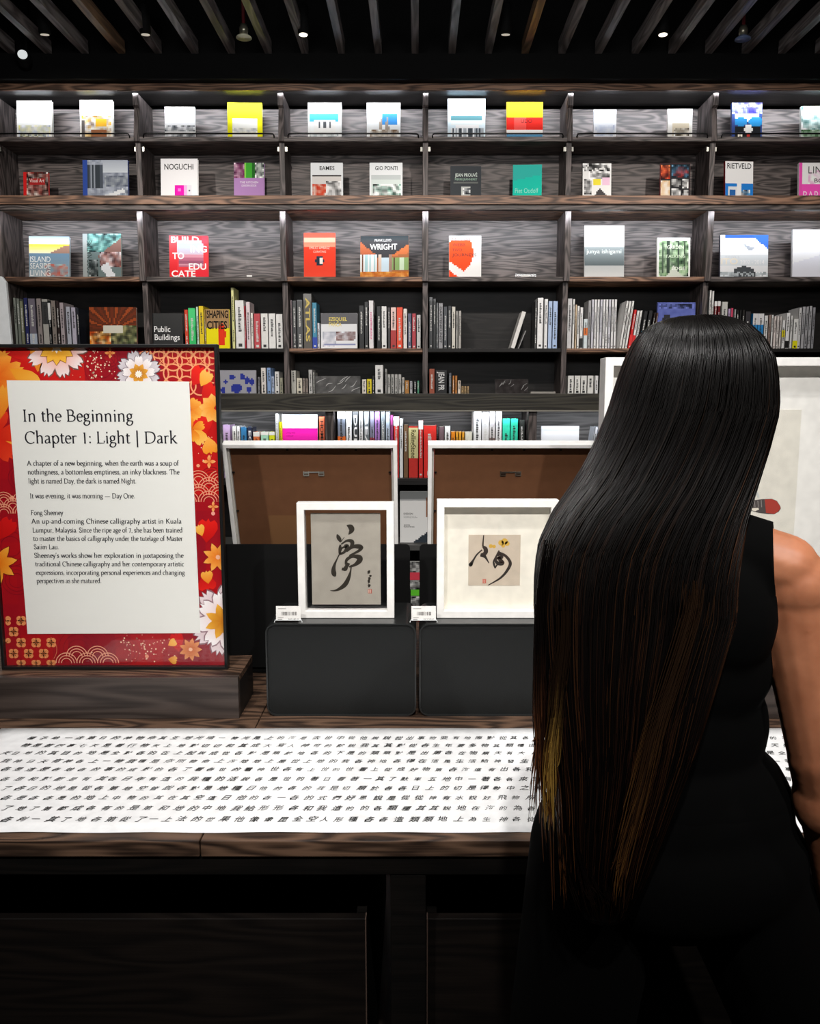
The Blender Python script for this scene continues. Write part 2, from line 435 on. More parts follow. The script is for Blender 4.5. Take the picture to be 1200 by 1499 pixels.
# ------------------------------------------------------------------ books
NAMES = [('white', 'f4f4f2'), ('cream', 'e8dfc8'), ('light grey', 'c4c4c4'), ('grey', '8c8c8c'), ('dark grey', '505050'), ('black', '141414'),
         ('red', 'd02020'), ('orange', 'f07020'), ('yellow', 'f0e010'), ('green', '30c050'), ('teal', '20c8a8'), ('blue', '3070c0'),
         ('light blue', 'a8c4e8'), ('navy', '20285a'), ('lilac', 'c8b0d8'), ('pink', 'e060b0'), ('brown', '6a4020'), ('beige', 'd8c098'), ('dark red', '701818'), ('mint', 'b8ecd0'), ('slate', '5a5a78'), ('golden', 'e8a830'), ('taupe', 'a08878')]
def cname(h):
    c = np.array(hexrgb(h)); return min(NAMES, key=lambda n: float(((c-np.array(hexrgb(n[1])))**2).sum()))[0]
ORD = ['first', 'second', 'third', 'fourth', 'fifth', 'sixth', 'seventh', 'eighth', 'ninth', 'tenth', 'eleventh', 'twelfth', 'thirteenth', 'fourteenth',
       'fifteenth', 'sixteenth', 'seventeenth', 'eighteenth', 'nineteenth', 'twentieth', 'twenty-first', 'twenty-second', 'twenty-third', 'twenty-fourth', 'twenty-fifth',
       'twenty-sixth', 'twenty-seventh', 'twenty-eighth', 'twenty-ninth', 'thirtieth', 'thirty-first', 'thirty-second', 'thirty-third', 'thirty-fourth', 'thirty-fifth', 'thirty-sixth', 'thirty-seventh']
BAY = {0: 'leftmost bay', 1: 'second bay', 2: 'third bay', 3: 'fourth bay', 4: 'fifth bay', 5: 'rightmost bay'}
BAY6 = {0: 'left compartment', 1: 'middle compartment', 2: 'right compartment'}
ROWN = {4: 'fourth shelf down', 5: 'fifth shelf down', 6: 'lit low shelf'}
SPY = {4: YF+.035, 5: YF+.02, 6: YL+.085}
def spine_book(row, bay, idx, x0, x1, ytop, col, bands=(), txt=None, title=None, lean=0, depth=None, bottom=None, tcol=None):
    rnd = random.Random(int(x0*10)+row*7919)
    Y = SPY[row]; zb = rows[row]
    A = atY(x0, ytop, Y); B = atY(x1, ytop, Y)
    w_ = max(.004, B.x-A.x-.0007); h = min(A.z-zb, (Z5b-zb-.006) if row == 6 else 9)
    depth = depth or rnd.uniform(.13, .17); depth = min(depth, YB-Y-.02)
    root = empty('book', ((A.x+B.x)/2, Y+rnd.uniform(0, .006), zb+.0006))
    if lean: root.rotation_euler = (0, lean, 0); root.location.z += abs(math.sin(lean))*w_/2+.0005; h = h/math.cos(lean)
    t = min(.0022, w_*.15)
    cov = MB(); hw = w_/2
    cov.box(-hw, -hw+t, 0, depth, 0, h); cov.box(hw-t, hw, 0, depth, 0, h)
    cov.prism_y(rrect(-hw, hw, 0, h, .0006, 1), 0, t)
    cov.build('cover', mat(col, .4, coat=.2), root)
    MB().box(-hw+t, hw-t, t, depth-.004, .003, h-.003).build('pages', PAGES, root)
    P = Print()
    for f0, f1, bc in bands: P.rect(-hw*.98, h*f0, hw*.98, h*f1, bc, 1)
    lum = sum(hexrgb(col))/3
    tc = tcol or ('2a2a2a' if lum > .5 else 'd8d8d4')
    if title:
        P.text(title, -w_*.22, h*.93, h*(.55 if title == 'RollingStone' else .8), w_*.5, tc, 2, -math.pi/2, .02)
    elif w_ > .006 and txt != 0:
        segs = rnd.choice([((.2, .75),), ((.35, .85),), ((.12, .3), (.45, .85)), ((.5, .88),)])
        for a, b_ in segs:
            v = a*h
            while v < b_*h:
                l = rnd.uniform(.003, .009); P.rect(-w_*.16, v, w_*rnd.uniform(.02, .2), v+l, tc, 2); v += l+rnd.uniform(.002, .004)
        if rnd.random() < .6: P.rect(-w_*.2, h*.04, w_*.2, h*.04+w_*.35, tc, 2)
    if P.f: P.build('spine_print', root)
    cn = cname(col); ft = ''
    if bands: ft = ' with '+cname(bands[0][2])+(' foot' if bands[0][0] < .15 else ' head' if bands[0][1] > .85 else ' band')
    lab = f'{cn} book{ft}, {ORD[idx]} spine from left, {ROWN[row]}, {BAY6[bay] if row == 6 else BAY[bay]}'
    tag(root, lab, 'book', f'spine-out books on the {ROWN[row]}')
W1 = 'f2f2f0'
SP = {
 (4, 0): [(18.2,22.5,436,'868c84'),(22.6,27.5,437,'7a8078'),(27.7,33,441,'848870'),(33.2,39.5,436,'2a2f62'),(39.7,50.5,437,'77717e',[(.02,.3,'b8c4d4')]),
   (52,59.5,437,'9a908e'),(59.7,69,438,'b4b2ac',[(.5,.95,'3a3a3c')]),(69.2,73,440,'181a1c',[(.6,.95,'e8e8e8')]),(73.2,80.5,440,'8c837c'),(80.7,85.5,441,'2c2020'),(86,92.5,443,'b4a8ac'),(95.5,102.5,449,'b8bcc8'),(103,110,450,'bcb8c8'),(111,115,451,'20242e')],
 (4, 1): [(268.8,274.7,453.5,'e04828'),(275,285.6,451,'38d070',[(.55,.97,'48dc80')],None,None),(286,289.6,449,'d8f4e4'),(289.8,297.5,448,'f4d418'),(297.7,300.5,453,'a88838'),
   (337.2,341.8,421,'e8e8a0'),(343,356.6,439.6,W1),(356.8,359,448,'c02838'),(359.2,365.7,442,'ecdce0'),(365.9,370.3,458,'f0e8e0'),(370.5,380.6,459,'c84850'),(381,392,459,'eeeeea'),(392.2,403,459,'f0f0ee'),(403.2,413.5,460,'ececea')],
 (4, 2): [(424.2,427,439.5,'8c7c80'),(427.2,433,440,'4c4e50'),(433.5,442.6,439,'505254'),(443,456,430,'5a5650',(),None,'ATLAS',0,None,None,'d8c060'),(456.3,463.5,443,'3c90b0',[(0,.25,'2848b0')]),(464,468,473,'d8dce4'),
   (525,532.8,447.6,'1c1e20'),(533,539,442,'26282a'),(539.3,546.6,440,'f0eef0',(),None,None,0,None,None,'e04890'),(551,557.6,448.5,'121416'),(558,566,448.5,W1),(567,571.3,450,'3a3638'),(571.5,580,450,'f4d4cc',[(0,.45,'b83030')]),(580.2,589.5,449.8,'f44818'),(589.9,596,452,'f4eee8'),(596.6,602.5,459,'585a78'),(602.7,609,459,'b83040'),(609.5,616,461,'cccccc')],
 (4, 3): [(628,633.6,435,'3c3e40'),(633.8,638.4,437.6,'202224'),(638.6,641.3,443,'707478'),(641.5,648.5,444,'9a9a9e',(),None,'GARTENKUNST',0,None,None,'1c1c20'),(649,655,449,'40444a'),(655.5,660.8,448,'26282c'),(661,666.8,449,'dcd8cc'),(667,670.5,455,'a4a29c'),(670.7,675.5,455,'b4b0aa'),
   (783,786.6,441,'4a4a4a'),(787,796,436,'fafafa'),(797,802.5,438,'f4f4f4'),(802.8,809,441,'b8cef0'),(809.3,817,441,'b4ccf2')],
 (4, 4): [(831,838.2,437,'d8d8da'),(838.5,842,438,W1),(842.2,845,446,'e0c8a8'),(845.2,849,448,W1),(849.2,854,450,'fafafa',[(.02,.25,'141414')]),(854.4,860.5,467,'e4f0f4',[(.45,.7,'e87830')]),(861,866,440,'a8a8aa')]
   + [(866.3+4.15*i,870.2+4.15*i,438.5,'f6f6f8' if i % 3 else 'dcdce6') for i in range(9)]
   + [(908+4.2*i,911.8+4.2*i,441,W1,(),None,None,.13) for i in range(3)] + [(920.8,925.2,454,'d82020',[(.0,.35,'e83030')],None,None,.13),(925.5,929.5,455,'f4f4f4',[(0,.35,'e02020')],None,None,.13),(930,933.5,455,W1,(),None,None,.13),
      (936,941.5,456,'18191c',[(.02,.45,'3098d8')],None,None,.13),(943,949,455,'18191c',[(.02,.42,'3098d8')],None,None,.13),(951,953.5,458,'2a2020',(),None,None,.13),(955.5,957.2,458,'705040',(),None,None,.13)],
 (4, 5): [(1038.7,1042.3,425,W1),(1042.5,1046,426,'e8e8e6'),(1046.3,1050.7,441,'701018',[(.9,1,'e8e8e8')]),(1051,1055,441,'6c0c18',[(.9,1,'e8e8e8')]),(1056.7,1065.7,442,'c8c8c4'),(1066,1070,452,'c0a8d0'),(1070.2,1074,451,'d04868'),(1075,1078,453,'a8a8a8'),(1078.5,1082.2,454,'1a1a1a'),
   (1082.4,1086,454,'1e1e1e'),(1086.7,1091,454,'262422'),(1091.3,1099.5,456,'38363a'),(1102.5,1110,459,'2c90d8',[(.68,1,'e8e8ea')]),(1110.2,1119,459,'2c90d8',[(.68,1,'e8e8ea')]),(1119.4,1125,462,W1),(1125.3,1129.5,461,'a08c84'),(1129.8,1133,461,W1),(1133.2,1137.2,463,'f0e4e0'),(1137.4,1141.5,463,'f0e8e4'),(1141.7,1145,463,'eae4e0'),
   (1145.3,1150,469,'f4f4f4',[(.4,.65,'f0e010')]),(1151.5,1157.6,458,'fafafa',[(.02,.22,'181818')]),(1158,1161.5,462,W1),(1161.8,1169.3,467,'f0f0ee',[(0,.27,'f4ec10')]),(1169.6,1174.5,451,'dcdcdc'),(1175,1180,449,'b8b8bc'),(1180.3,1185,449,'a8a8ac'),(1185.3,1190,448,'b4b4b8'),(1190.3,1194.7,450,'9a9aa0')],
 (5, 1): [(376.8,380,552,'8c8c90'),(381.3,389,538.5,'e8e2dc'),(390,396.2,538.5,'88a8d8'),(396.5,401.4,551,'a8b8d4'),(401.6,408.7,544,'e4e4e2',(),None,None,0,None,None,'181818'),(408.9,414,553,'9c9c88')],
 (5, 2): [(425.5,433.2,542.5,'b8b8b0'),(433.5,442.4,553.5,'d8d2c0'),(442.6,446.6,554,'988c84'),(446.8,450.8,554,'8c8078'),(451,457.3,541.5,'bcbcba'),(457.5,460.5,545,'a8a8a4'),
   (529.5,536.4,555.5,'ece4d8'),(536.7,544.2,555,'ecd820'),(544.4,548.2,550,'2c2c28'),(548.6,560.7,534.5,'eeeeec'),(563.2,566.3,540,'a8a8a4')]+[(566.6+5.3*i,571.7+5.3*i,548,'b8b8b4') for i in range(4)]+[(587.9,592,552.5,'c8c4bc'),(592.3,599,557,'b8803c'),(599.5,604,558,'b8b8bc'),(605.3,609.5,557.5,'303438'),(610.3,613.8,557.5,'509878')],
 (5, 3): [(628,636.4,540,'a05038'),(637,654.5,542,'1e1e20',(),None,'JEAN PR',0,None,None,'e0e0e0'),(656.7,661,546,'5c6068'),(662,665.6,550,'c07830'),(665.9,669.4,550,'c88038'),(669.7,674.7,557,'ecdccc'),(675,679,565.5,'b89868'),(679.2,683,565.5,'c0a070'),(683.2,686.7,565.5,'bc9c70')],
 (5, 4): [(831,840.5,550,'ecece8'),(840.7,850,550,'eeeeea'),(850.2,859.5,550,'ecece8'),(859.7,869,550,'eeeeea'),(871,876,550,'f4f4f4')],
 (6, 0): [(325.6,337,622,'d8b8e4'),(339,345.8,624,'f0f0ea',(),None,None,0,None,None,'202020'),(346.2,351.4,624,'f4f4f4'),(352,361,625.5,'3c88c0',[(0,.5,'e0e8f0')]),(361.3,369,625.5,'28304a',(),None,'ECTURE',0,None,None,'f0f0f0'),(370.2,380,632.5,'f08048',[(.9,1,'f8f8f0')]),(381,393,632.5,'b8f0d0',[(.93,1,'f8f8f0')]),(393.4,402,632.5,'e8f020',[(.93,1,'f8f8f0')]),(402.4,407.5,606,W1),(407.8,412.5,618,'f8ec18')],
 (6, 1): [(466.3,475,610,'e8704c',(),None,'HOMES NOW',0,None,None,'202020'),(493.4,505.4,596,'7c8494',[(.3,.62,'f07020'),(.88,1,'f0f0f0')]),(505.7,514.7,597,'f6f6f8'),(515,524.4,600,'3c4044',(),None,'DUKE B',0,None,None,'f0f0f0'),(524.7,531,600,'f0f0f0'),(531.3,540.6,601,'6c7478',(),None,'BEAST',0,None,None,'f0f0f0'),(541,547.8,601,'8888a0',[(0,.6,'a03848')]),
   (548,556,601,'a878c0'),(556.7,563.9,601,'70787c'),(564.2,570.8,603,'b0bccc'),(571,575.3,608,'b04890'),(575.6,584,610,'e03838',[(.85,1,'f8f8f8')]),(584.3,590,613,'eef0f2'),(590.3,597.3,622,'7c5c40'),(597.6,612,624,'d03028',[(.38,.97,'d8d098')],None,'RollingStone',0,None,None,'4a4618'),(612.4,619.3,616,'e02c28',[(.85,1,'f8f4f0')]),(619.6,639,623,'e83028'),(642.2,650.2,625,'786068',[(0,.5,'a03040')]),(650.5,659.5,624,'fafafa'),
   (660,666.5,632,'f09018')]+[(666.8+4.5*i,671+4.5*i,632.5,'f4ac30') for i in range(3)]+[(680.4,691.4,632.5,'ecead8',(),None,None,0,None,None,'1c1c1c'),(693,705,596,'fafcfc'),(705.4,716,597,'484848',[(.5,.97,'e8e8e8')]),(716.3,725.2,602,'d8d4d4',[(0,.6,'806c68')]),(725.5,735,602,'f2f2f2'),(735.4,747,613,'38e0b8'),(747.2,758.5,613,'34dcb4'),(760,768.4,615,'303430',[(.3,.5,'e8e820')])],
 (6, 2): [(861,865.5,626,'e8ecf4',(),None,None,.14),(867,872,626,'dce4f4',(),None,None,.14)],
}
for (row, bay), L in SP.items():
    for i, b in enumerate(L):
        b = list(b)+[None]*(11-len(b))
        spine_book(row, bay, i, b[0], b[1], b[2], b[3], b[4] or (), b[5], b[6], b[7] or 0, b[8], b[9], b[10])
# ---- covers painted on a coarse raster
class Can:
    def __init__(s, w_, h, col): s.a = np.zeros((h, w_, 3)); s.a[:] = hexrgb(col); s.w = w_; s.h = h; s.r = np.random.RandomState(5)
    def R(s, x0, y0, x1, y1): return slice(int(round(y0*s.h)), max(int(round(y0*s.h))+1, int(round(y1*s.h)))), slice(int(round(x0*s.w)), max(int(round(x0*s.w))+1, int(round(x1*s.w))))
    def rect(s, x0, y0, x1, y1, col): s.a[s.R(x0, y0, x1, y1)] = hexrgb(col); return s
    def grad(s, x0, y0, x1, y1, c0, c1, ax=0):
        r = s.R(x0, y0, x1, y1); v = s.a[r]; n = v.shape[ax]
        for k in range(n):
            c = mix(c0, c1, k/max(1, n-1))
            if ax == 0: v[k] = c
            else: v[:, k] = c
        return s
    def noise(s, x0, y0, x1, y1, cols, seed=0, vert=0, dens=1.0):
        r = s.R(x0, y0, x1, y1); v = s.a[r]; rs = np.random.RandomState(seed); h, w_ = v.shape[:2]
        if vert == 1: idx = np.repeat(rs.randint(0, len(cols), (1, w_)), h, 0)
        elif vert == 2: idx = np.repeat(rs.randint(0, len(cols), (h, 1)), w_, 1)
        else: idx = rs.randint(0, len(cols), (h, w_))
        cc = np.array([hexrgb(c) for c in cols])[idx]; m = rs.rand(h, w_) < dens
        if vert == 0 and h > 2 and w_ > 2:
            q = cc.copy(); q[1:-1] = (cc[:-2]+2*cc[1:-1]+cc[2:])/4; cc = q.copy(); cc[:, 1:-1] = (q[:, :-2]+2*q[:, 1:-1]+q[:, 2:])/4
            mu = cc.mean((0, 1)); cc = np.clip(mu+(cc-mu)*1.5, 0, 1)
        v[m] = cc[m]; return s
    def disc(s, x, y, rx, ry, col):
        yy, xx = np.mgrid[0:s.h, 0:s.w]; m = ((xx+.5)/s.w-x)**2/rx**2+((yy+.5)/s.h-y)**2/ry**2 < 1
        s.a[m] = hexrgb(col); return s
    def tri(s, pts, col):
        yy, xx = np.mgrid[0:s.h, 0:s.w]; xx = (xx+.5)/s.w; yy = (yy+.5)/s.h; m = np.ones_like(xx, bool)
        ar = sum(pts[i][0]*pts[(i+1) % len(pts)][1]-pts[(i+1) % len(pts)][0]*pts[i][1] for i in range(len(pts)))
        for i in range(len(pts)):
            (x0, y0), (x1, y1) = pts[i], pts[(i+1) % len(pts)]
            m &= ((x1-x0)*(yy-y0)-(y1-y0)*(xx-x0))*(1 if ar > 0 else -1) >= 0
        s.a[m] = hexrgb(col); return s
def face_book(row, Y, x0, y0, x1, paint, label, col='e8e8e6', texts=(), tilt=6, th=.022, yaw=0, spine=None, gloss=True, group='face-out books on display', zb=None, name='book', res=2.2):
    zb = rows[row] if zb is None else zb
    ym = (y0+50)
    A = atY(x0, ym, Y); B = atY(x1, ym, Y); h = atY(x0, y0, Y).z-zb; w_ = B.x-A.x
    h /= math.cos(math.radians(tilt))
    root = empty(name, ((A.x+B.x)/2, Y-h*.05, zb+.0008+th*math.sin(math.radians(tilt))), (-math.radians(tilt), 0, math.radians(yaw)))
    hw = w_/2; t = .002
    m = MB(); m.box(-hw, hw, 0, t, 0, h); m.box(-hw, hw, th-t, th, 0, h); m.box(-hw, -hw+t, t, th-t, 0, h)
    m.build('cover', mat(spine or col, .4, coat=.3), root)
    MB().box(-hw+t, hw-.004, t, th-t, .003, h-.003).build('pages', PAGES, root)
    P = Print()
    can = Can(max(8, int((x1-x0)/res)), max(8, int(h/w_*(x1-x0)/res)), col)
    paint(can)
    P.raster(can.a, -hw+.0005, .0005, hw-.0005, h-.0005, 0)
    for t_ in texts:      # (text, u0, v(baseline), width, height, colour) as fractions
        P.text(t_[0], -hw+t_[1]*w_, t_[2]*h, t_[3]*w_, t_[4]*h, t_[5], 2, rot=t_[6] if len(t_) > 6 else 0, bold=t_[7] if len(t_) > 7 else 0)
    P.build('cover_print', root, GLOSSP if gloss else PRINT)
    tag(root, label, 'book', group)
    return root
Y1, Y2, Y3, Y4, Y5 = 5.26, 5.24, 5.26, 5.25, 5.25
G = ['f4f4f4', 'd8dce0', 'b8bcc4', '8c9098']
def n_(*a, **k): return a, k
def P_city(c): c.noise(.05,.6,.95,1,['f4f4f0','e8e4a8','b8c0c8','d8e0e8'],1).noise(.1,.8,.9,.95,['505860','e8e0a0','c0c8d0'],2,dens=.6)
face_book(1,Y1,26,147,77,P_city,'white book with faint city sketch cover, top shelf, leftmost bay','f4f5f2')
def P_int(c): c.rect(.15,.05,.5,.25,'f0e070').noise(.05,.4,.95,1,['f0ece0','c8b090','e8b040','806858','f8f8f8'],3).rect(.5,.45,.8,.65,'f0b830').rect(.35,.72,.8,.95,'98603c').rect(.05,.5,.15,.95,'6a6460')
face_book(1,Y1,118,146,166,P_int,'book with yellow and tan room picture, top shelf, leftmost bay','f2efe8')
def P_gr(c): c.noise(0,.55,1,1,['888c90','d8d8dc','f0f0f0','505458'],4,vert=0).rect(0,.72,1,.78,'f4f4f4')
face_book(1,Y1,242,156,286,P_gr,'white book with grey street photo, top shelf, second bay','eeeeee',th=.018)
def P_yel(c): c.rect(.12,.42,.88,1,'f4f4ee').noise(.15,.65,.85,.8,['d8d8d0','b8bcc0','f0f0ea'],5)
face_book(1,Y1,334,150,384,P_yel,'bright yellow book with pale picture window, top shelf, second bay','f4ee10',[('The Long View',.18,.86,.5,.05,'b8a800')],yaw=3)
def P_tem(c): c.rect(.05,.3,.92,.5,'48b0e0').rect(.2,.45,.8,.8,'f4f4f2').noise(.3,.5,.7,.65,['585c60','f4f4f4'],6,vert=1).noise(.05,.8,.9,.98,['e8ecec','a8b0b4'],7)
face_book(1,Y1,451,150,500,P_tem,'white book with blue sky over pale temple front, top shelf, third bay','f4f6f6',[('PALLADIO',.22,.84,.55,.07,'d0d4d8')])
def P_cat(c): c.rect(.45,.28,.92,.6,'3c90d8').tri([(.3,.95),(.42,.35),(.52,.95)],'b8a898').tri([(.5,.95),(.6,.3),(.72,.95)],'a89c90').noise(.1,.7,.95,1,['e8e4dc','907c68','c8c0b8'],8)
face_book(1,Y1,537,150,586,P_cat,'white book with two stone spires against blue, top shelf, third bay','f2f4f4',[('GAUDI',.3,.84,.42,.07,'c8ccd0')])
def P_sky(c): c.grad(0,0,1,.4,'c0e4f4','f0f6f8').rect(.1,.42,.9,.5,'588c94').rect(.1,.5,.9,.62,'e4ecec').noise(.1,.72,.95,1,['485058','a8b0b8','e8ecf0','384048'],9,vert=1).rect(.2,.64,.85,.72,'f2f2f2')
face_book(1,Y1,655,144,710,P_sky,'tall pale blue book with glass canopy photo, top shelf, fourth bay','dcecf4',[('California',.35,.82,.5,.06,'90b4c4')])
def P_udo(c): c.rect(0,0,1,.38,'fbb400').rect(0,.4,1,.72,'e02418').rect(.2,.4,.55,.7,'ec5048').rect(0,.72,1,.84,'f0f0f0').rect(0,.84,1,1,'4c88b0')
face_book(1,Y1,741,149,794,P_udo,'orange and red banded book, top shelf, fourth bay','f0a010',[('UDO',.4,.46,.3,.1,'3c1018')])
def P_pale(c): c.noise(.1,.5,.9,.85,['d8e0f0','e8ecf4','c8d0e4'],10)
face_book(1,Y1,868,160,901,P_pale,'small pale bluish white book, top shelf, fifth bay','f0f2f8',th=.015)
def P_pal2(c): c.rect(.2,.45,.9,.85,'d8ccb4').noise(.25,.6,.85,.85,['706858','c8c0b0','e8e4dc'],11)
face_book(1,Y1,976,159,1012,P_pal2,'small cream book with beige picture, top shelf, fifth bay','f2f0ea',th=.015)
def P_kahn(c): c.noise(0,0,1,.3,['3838a0','5858c0','a8b8e8'],12).rect(.1,.3,.9,.5,'e8f0f8').disc(.3,.5,.22,.12,'2888c8').disc(.78,.5,.22,.14,'2890d0').rect(.1,.62,.95,1,'181c20').disc(.55,.7,.13,.14,'f0f0ec').noise(.2,.8,.35,.95,['f0e8d8','181c20'],13).rect(.5,.78,.62,.92,'c03028')
face_book(1,Y1,1070,150,1114,P_kahn,'blue and black book with pale domes, top shelf, rightmost bay','304888',[('Louis I.Kahn',.1,.88,.82,.08,'e8f4f8')])
def P_gn(c): c.noise(0,0,1,.7,['d8ece8','a8d0cc','f0f8f4','688c88'],14).noise(0,.7,1,1,['487048','88a888','e0ece4'],15)
face_book(1,Y1,1171,155,1212,P_gn,'book with pale green plant drawing, top shelf, at right edge of frame','e8f0ec')
# second row
def P_r1(c): c.rect(0,0,.15,1,'d01c1c').noise(.15,0,1,1,['281818','8c4038','d8c8c0','503028'],16).rect(.25,.2,.85,.42,'a82020')
face_book(2,Y2,36,252,72,P_r1,'small black and red patterned book, second shelf, leftmost bay','301818',[('Visual Art',.25,.68,.6,.12,'f4e8e0')],th=.02,spine='d01c1c')
def P_bw(c): c.noise(0,0,1,1,['a0a8b8','c4ccd8','788090'],17).rect(0,.0,.1,1,'3050a8').noise(.12,.1,.45,.65,['505864','98a0ac','384048'],18,vert=1).grad(.45,0,1,.3,'b8c0cc','d8e0e8').noise(.5,.35,1,.6,['687080','a0a8b0'],19).tri([(.35,.85),(.9,.65),(.95,.72),(.4,.95)],'eceff2').noise(.1,.85,1,1,['b4bcc8','8890a0'],20)
face_book(2,Y2,122,234,188,P_bw,'wide blue-spined book with black and white city photo, second shelf, leftmost bay','a8b0bc',spine='3050a8')
def P_nog(c): c.rect(.37,.57,.62,.83,'f010b8').rect(.46,.66,.54,.74,'f880e0').rect(.62,.6,.7,.83,'f8b8ec').rect(.7,.6,.83,.83,'e8e8f0').rect(.74,.68,.8,.74,'606068')
face_book(2,Y2,236,232,290,P_nog,'white book with magenta square, second shelf, second bay','f8f8fa',[('NOGUCHI',.1,.76,.78,.13,'222222',0,.01)])
def P_asp(c): c.noise(0,0,.33,.38,['603050','d8b8c8','904870'],21).noise(.33,0,.68,.38,['40a830','88d850','206820'],22,vert=1).noise(.68,0,1,.38,['303838','a8b0a8','e0e4e0'],23).rect(0,.38,1,1,'b488c0').noise(0,.82,1,1,['e0d060','b488c0','98c840'],24,dens=.7)
face_book(2,Y2,343,238,387,P_asp,'lilac cookbook with green stalks, second shelf, second bay','b488c0',[('THE KITCHEN',.2,.5,.6,.05,'f4f0f4'),('GARDEN BOOK',.25,.42,.5,.05,'f4f0f4')])
def P_eam(c): c.rect(.05,.28,.95,.95,'e4e0dc').noise(.05,.5,.5,.95,['e05030','f0e8e0','d86850','c84028'],25).noise(.5,.45,.95,.85,['f8f8f8','383838','d0d0d0'],26).rect(.05,.28,.95,.33,'484444')
face_book(2,Y2,455,238,502,P_eam,'white book with orange furniture room photo, second shelf, third bay','f0f4f6',[('EAMES',.28,.82,.46,.1,'2a2a2a',0,.01)])
def P_gio(c): c.rect(.05,.28,.95,.95,'dce8e4').noise(.05,.28,.95,.42,['c8d0d0','707878','e8f0f0'],27,vert=2).noise(.1,.5,.95,.95,['e8f4f0','38403c','78a898','f8fcfc'],28)
face_book(2,Y2,541,238,589,P_gio,'white book with teal patterned room photo, second shelf, third bay','f0f4f6',[('GIO PONTI',.17,.82,.68,.1,'2a2a2a',0,.01)])
def P_pro(c): c.rect(.35,.55,.66,.8,'c8ccc8').noise(.38,.6,.63,.76,['606468','e8ecec','303438'],29).rect(.12,.43,.88,.45,'6c706c')
face_book(2,Y2,659,243,704,P_pro,'charcoal square book with small centre picture, second shelf, fourth bay','3c4044',[('JEAN PROUVÉ',.15,.72,.72,.09,'dce8e0',0,.01),('PIERRE JEANNERET',.15,.62,.72,.06,'a8c8b4')])
def P_teal(c): c.grad(0,0,1,1,'18c8b4','10d8bc').tri([(0,.0),(1,0),(1,.25),(0,.4)],'30bcb0')
face_book(2,Y2,750,241,792,P_teal,'bright turquoise book, second shelf, fourth bay','14ccb4',[('Piet Oudolf',.08,.28,.8,.13,'a8f8e4')],yaw=-4)
def P_sw(c): c.noise(0,0,1,.2,['1c1c1c','f0f0f0'],30,dens=.8).noise(.2,.2,.95,.38,['e8e8e8','606060'],31).rect(.35,.4,.65,.55,'f0e040').rect(.7,.36,.95,.55,'f0c8e0').tri([(.4,.8),(.6,.6),(.85,.8)],'484444').noise(.05,.4,.3,.75,['e0e0e0','484848','a0a0a0'],32).rect(0,.87,1,1,'6c706c')
face_book(2,Y2,852,239,894,P_sw,'white book with scattered grey and yellow snapshots, second shelf, fifth bay','f0f0ee',spine='303030')
def P_blk(c):
    c.rect(0,.87,1,1,'c02430')
    k=0
    for (a,b,d,e) in ((.02,.02,.3,.4),(.36,.02,.97,.35),(.02,.44,.3,.84),(.36,.38,.68,.58),(.72,.38,.97,.6),(.36,.62,.68,.84),(.72,.64,.97,.84)):
        k+=1; c.noise(a,b,d,e,[['b83820','e87848','581810'],['203040','6888a8','c04040','18202c'],['e8c8a0','f4e8d8'],['a8a8a8','f0f0f0','404040']][min(3,k-1)],33+k)
face_book(2,Y2,966,239,1009,P_blk,'black book with grid of snapshots and red foot, second shelf, fifth bay','28282c',spine='b02028')
def P_rie(c): c.rect(.0,.52,1,1,'2080d8').rect(.1,.6,.4,1,'e8ecf0').rect(.15,.68,.35,.95,'2868b0').rect(.4,.5,.58,1,'f4f6f8').noise(.58,.68,.9,.9,['384858','e8f0f8','4088c0'],40).rect(.15,.9,.95,1,'f0f0f0')
face_book(2,Y2,1060,236,1102,P_rie,'white book with blue modern house photo, second shelf, rightmost bay','f4f4f4',[('RIETVELD',.07,.83,.86,.13,'2c2a30',0,.01)],spine='a82028',yaw=4)
def P_lin(c): c.rect(0,.5,1,1,'f050b8').noise(.3,.2,1,.5,['f0f0f0','e8c0dc'],41).rect(0,0,.12,1,'e850b0')
face_book(2,Y2,1168,238,1213,P_lin,'pink and white book, second shelf, at right edge of frame','ececec',[('LINA',.3,.74,.66,.18,'484848'),('BO',.5,.52,.3,.1,'303030'),('BARDI',.14,.1,.8,.22,'fbd0ec')])
# third row
def P_isl(c): c.grad(0,0,1,.18,'a8c8e0','e0e4dc').grad(0,.18,1,.4,'f0c840','f4e8c0').tri([(.45,.45),(.8,.25),(1,.22),(1,.45)],'9c7868').grad(0,.42,1,1,'6888a0','a8b8c0').noise(.4,.65,.95,.95,['c86050','8898a4','a8b0b0'],42)
face_book(3,Y3,44,346,102,P_isl,'book with orange sunset over sea, third shelf, leftmost bay','a8b4bc',[('ISLAND',.03,.38,.5,.14,'f4f4f0'),('SEASIDE',.03,.22,.5,.14,'f4f4f0'),('LIVING',.03,.04,.5,.15,'f4f4f0')],yaw=3,tilt=8)
def P_good(c): c.noise(.1,0,1,.4,['305858','70b0a8','203838','a0d0c8'],43).tri([(.4,.5),(1,.1),(1,.75),(.5,.7)],'7c5c54').noise(.45,.4,1,.75,['503838','c0b0b0','a07068'],44).tri([(.45,.75),(.65,.65),(.85,.95),(.65,1)],'d8dce0').rect(0,0,.12,1,'a0a8a8').noise(.15,.6,.4,.95,['404848','8c9494','202828'],45)
face_book(3,Y3,122,342,178,P_good,'grey-green book with car on a sloping street, third shelf, leftmost bay','687878',[('GOOD NATURE',.24,.1,.85,.12,'283434',math.pi/2)])
def P_bui(c): c.grad(.2,.1,.9,.45,'a8c8d8','c8b8c8').noise(.25,.45,.9,.75,['b86880','d090a0','9c5870'],46,vert=2).grad(0,0,.2,1,'f05860','e01820').rect(.2,.8,1,1,'e82838').rect(.85,0,1,.2,'f04050')
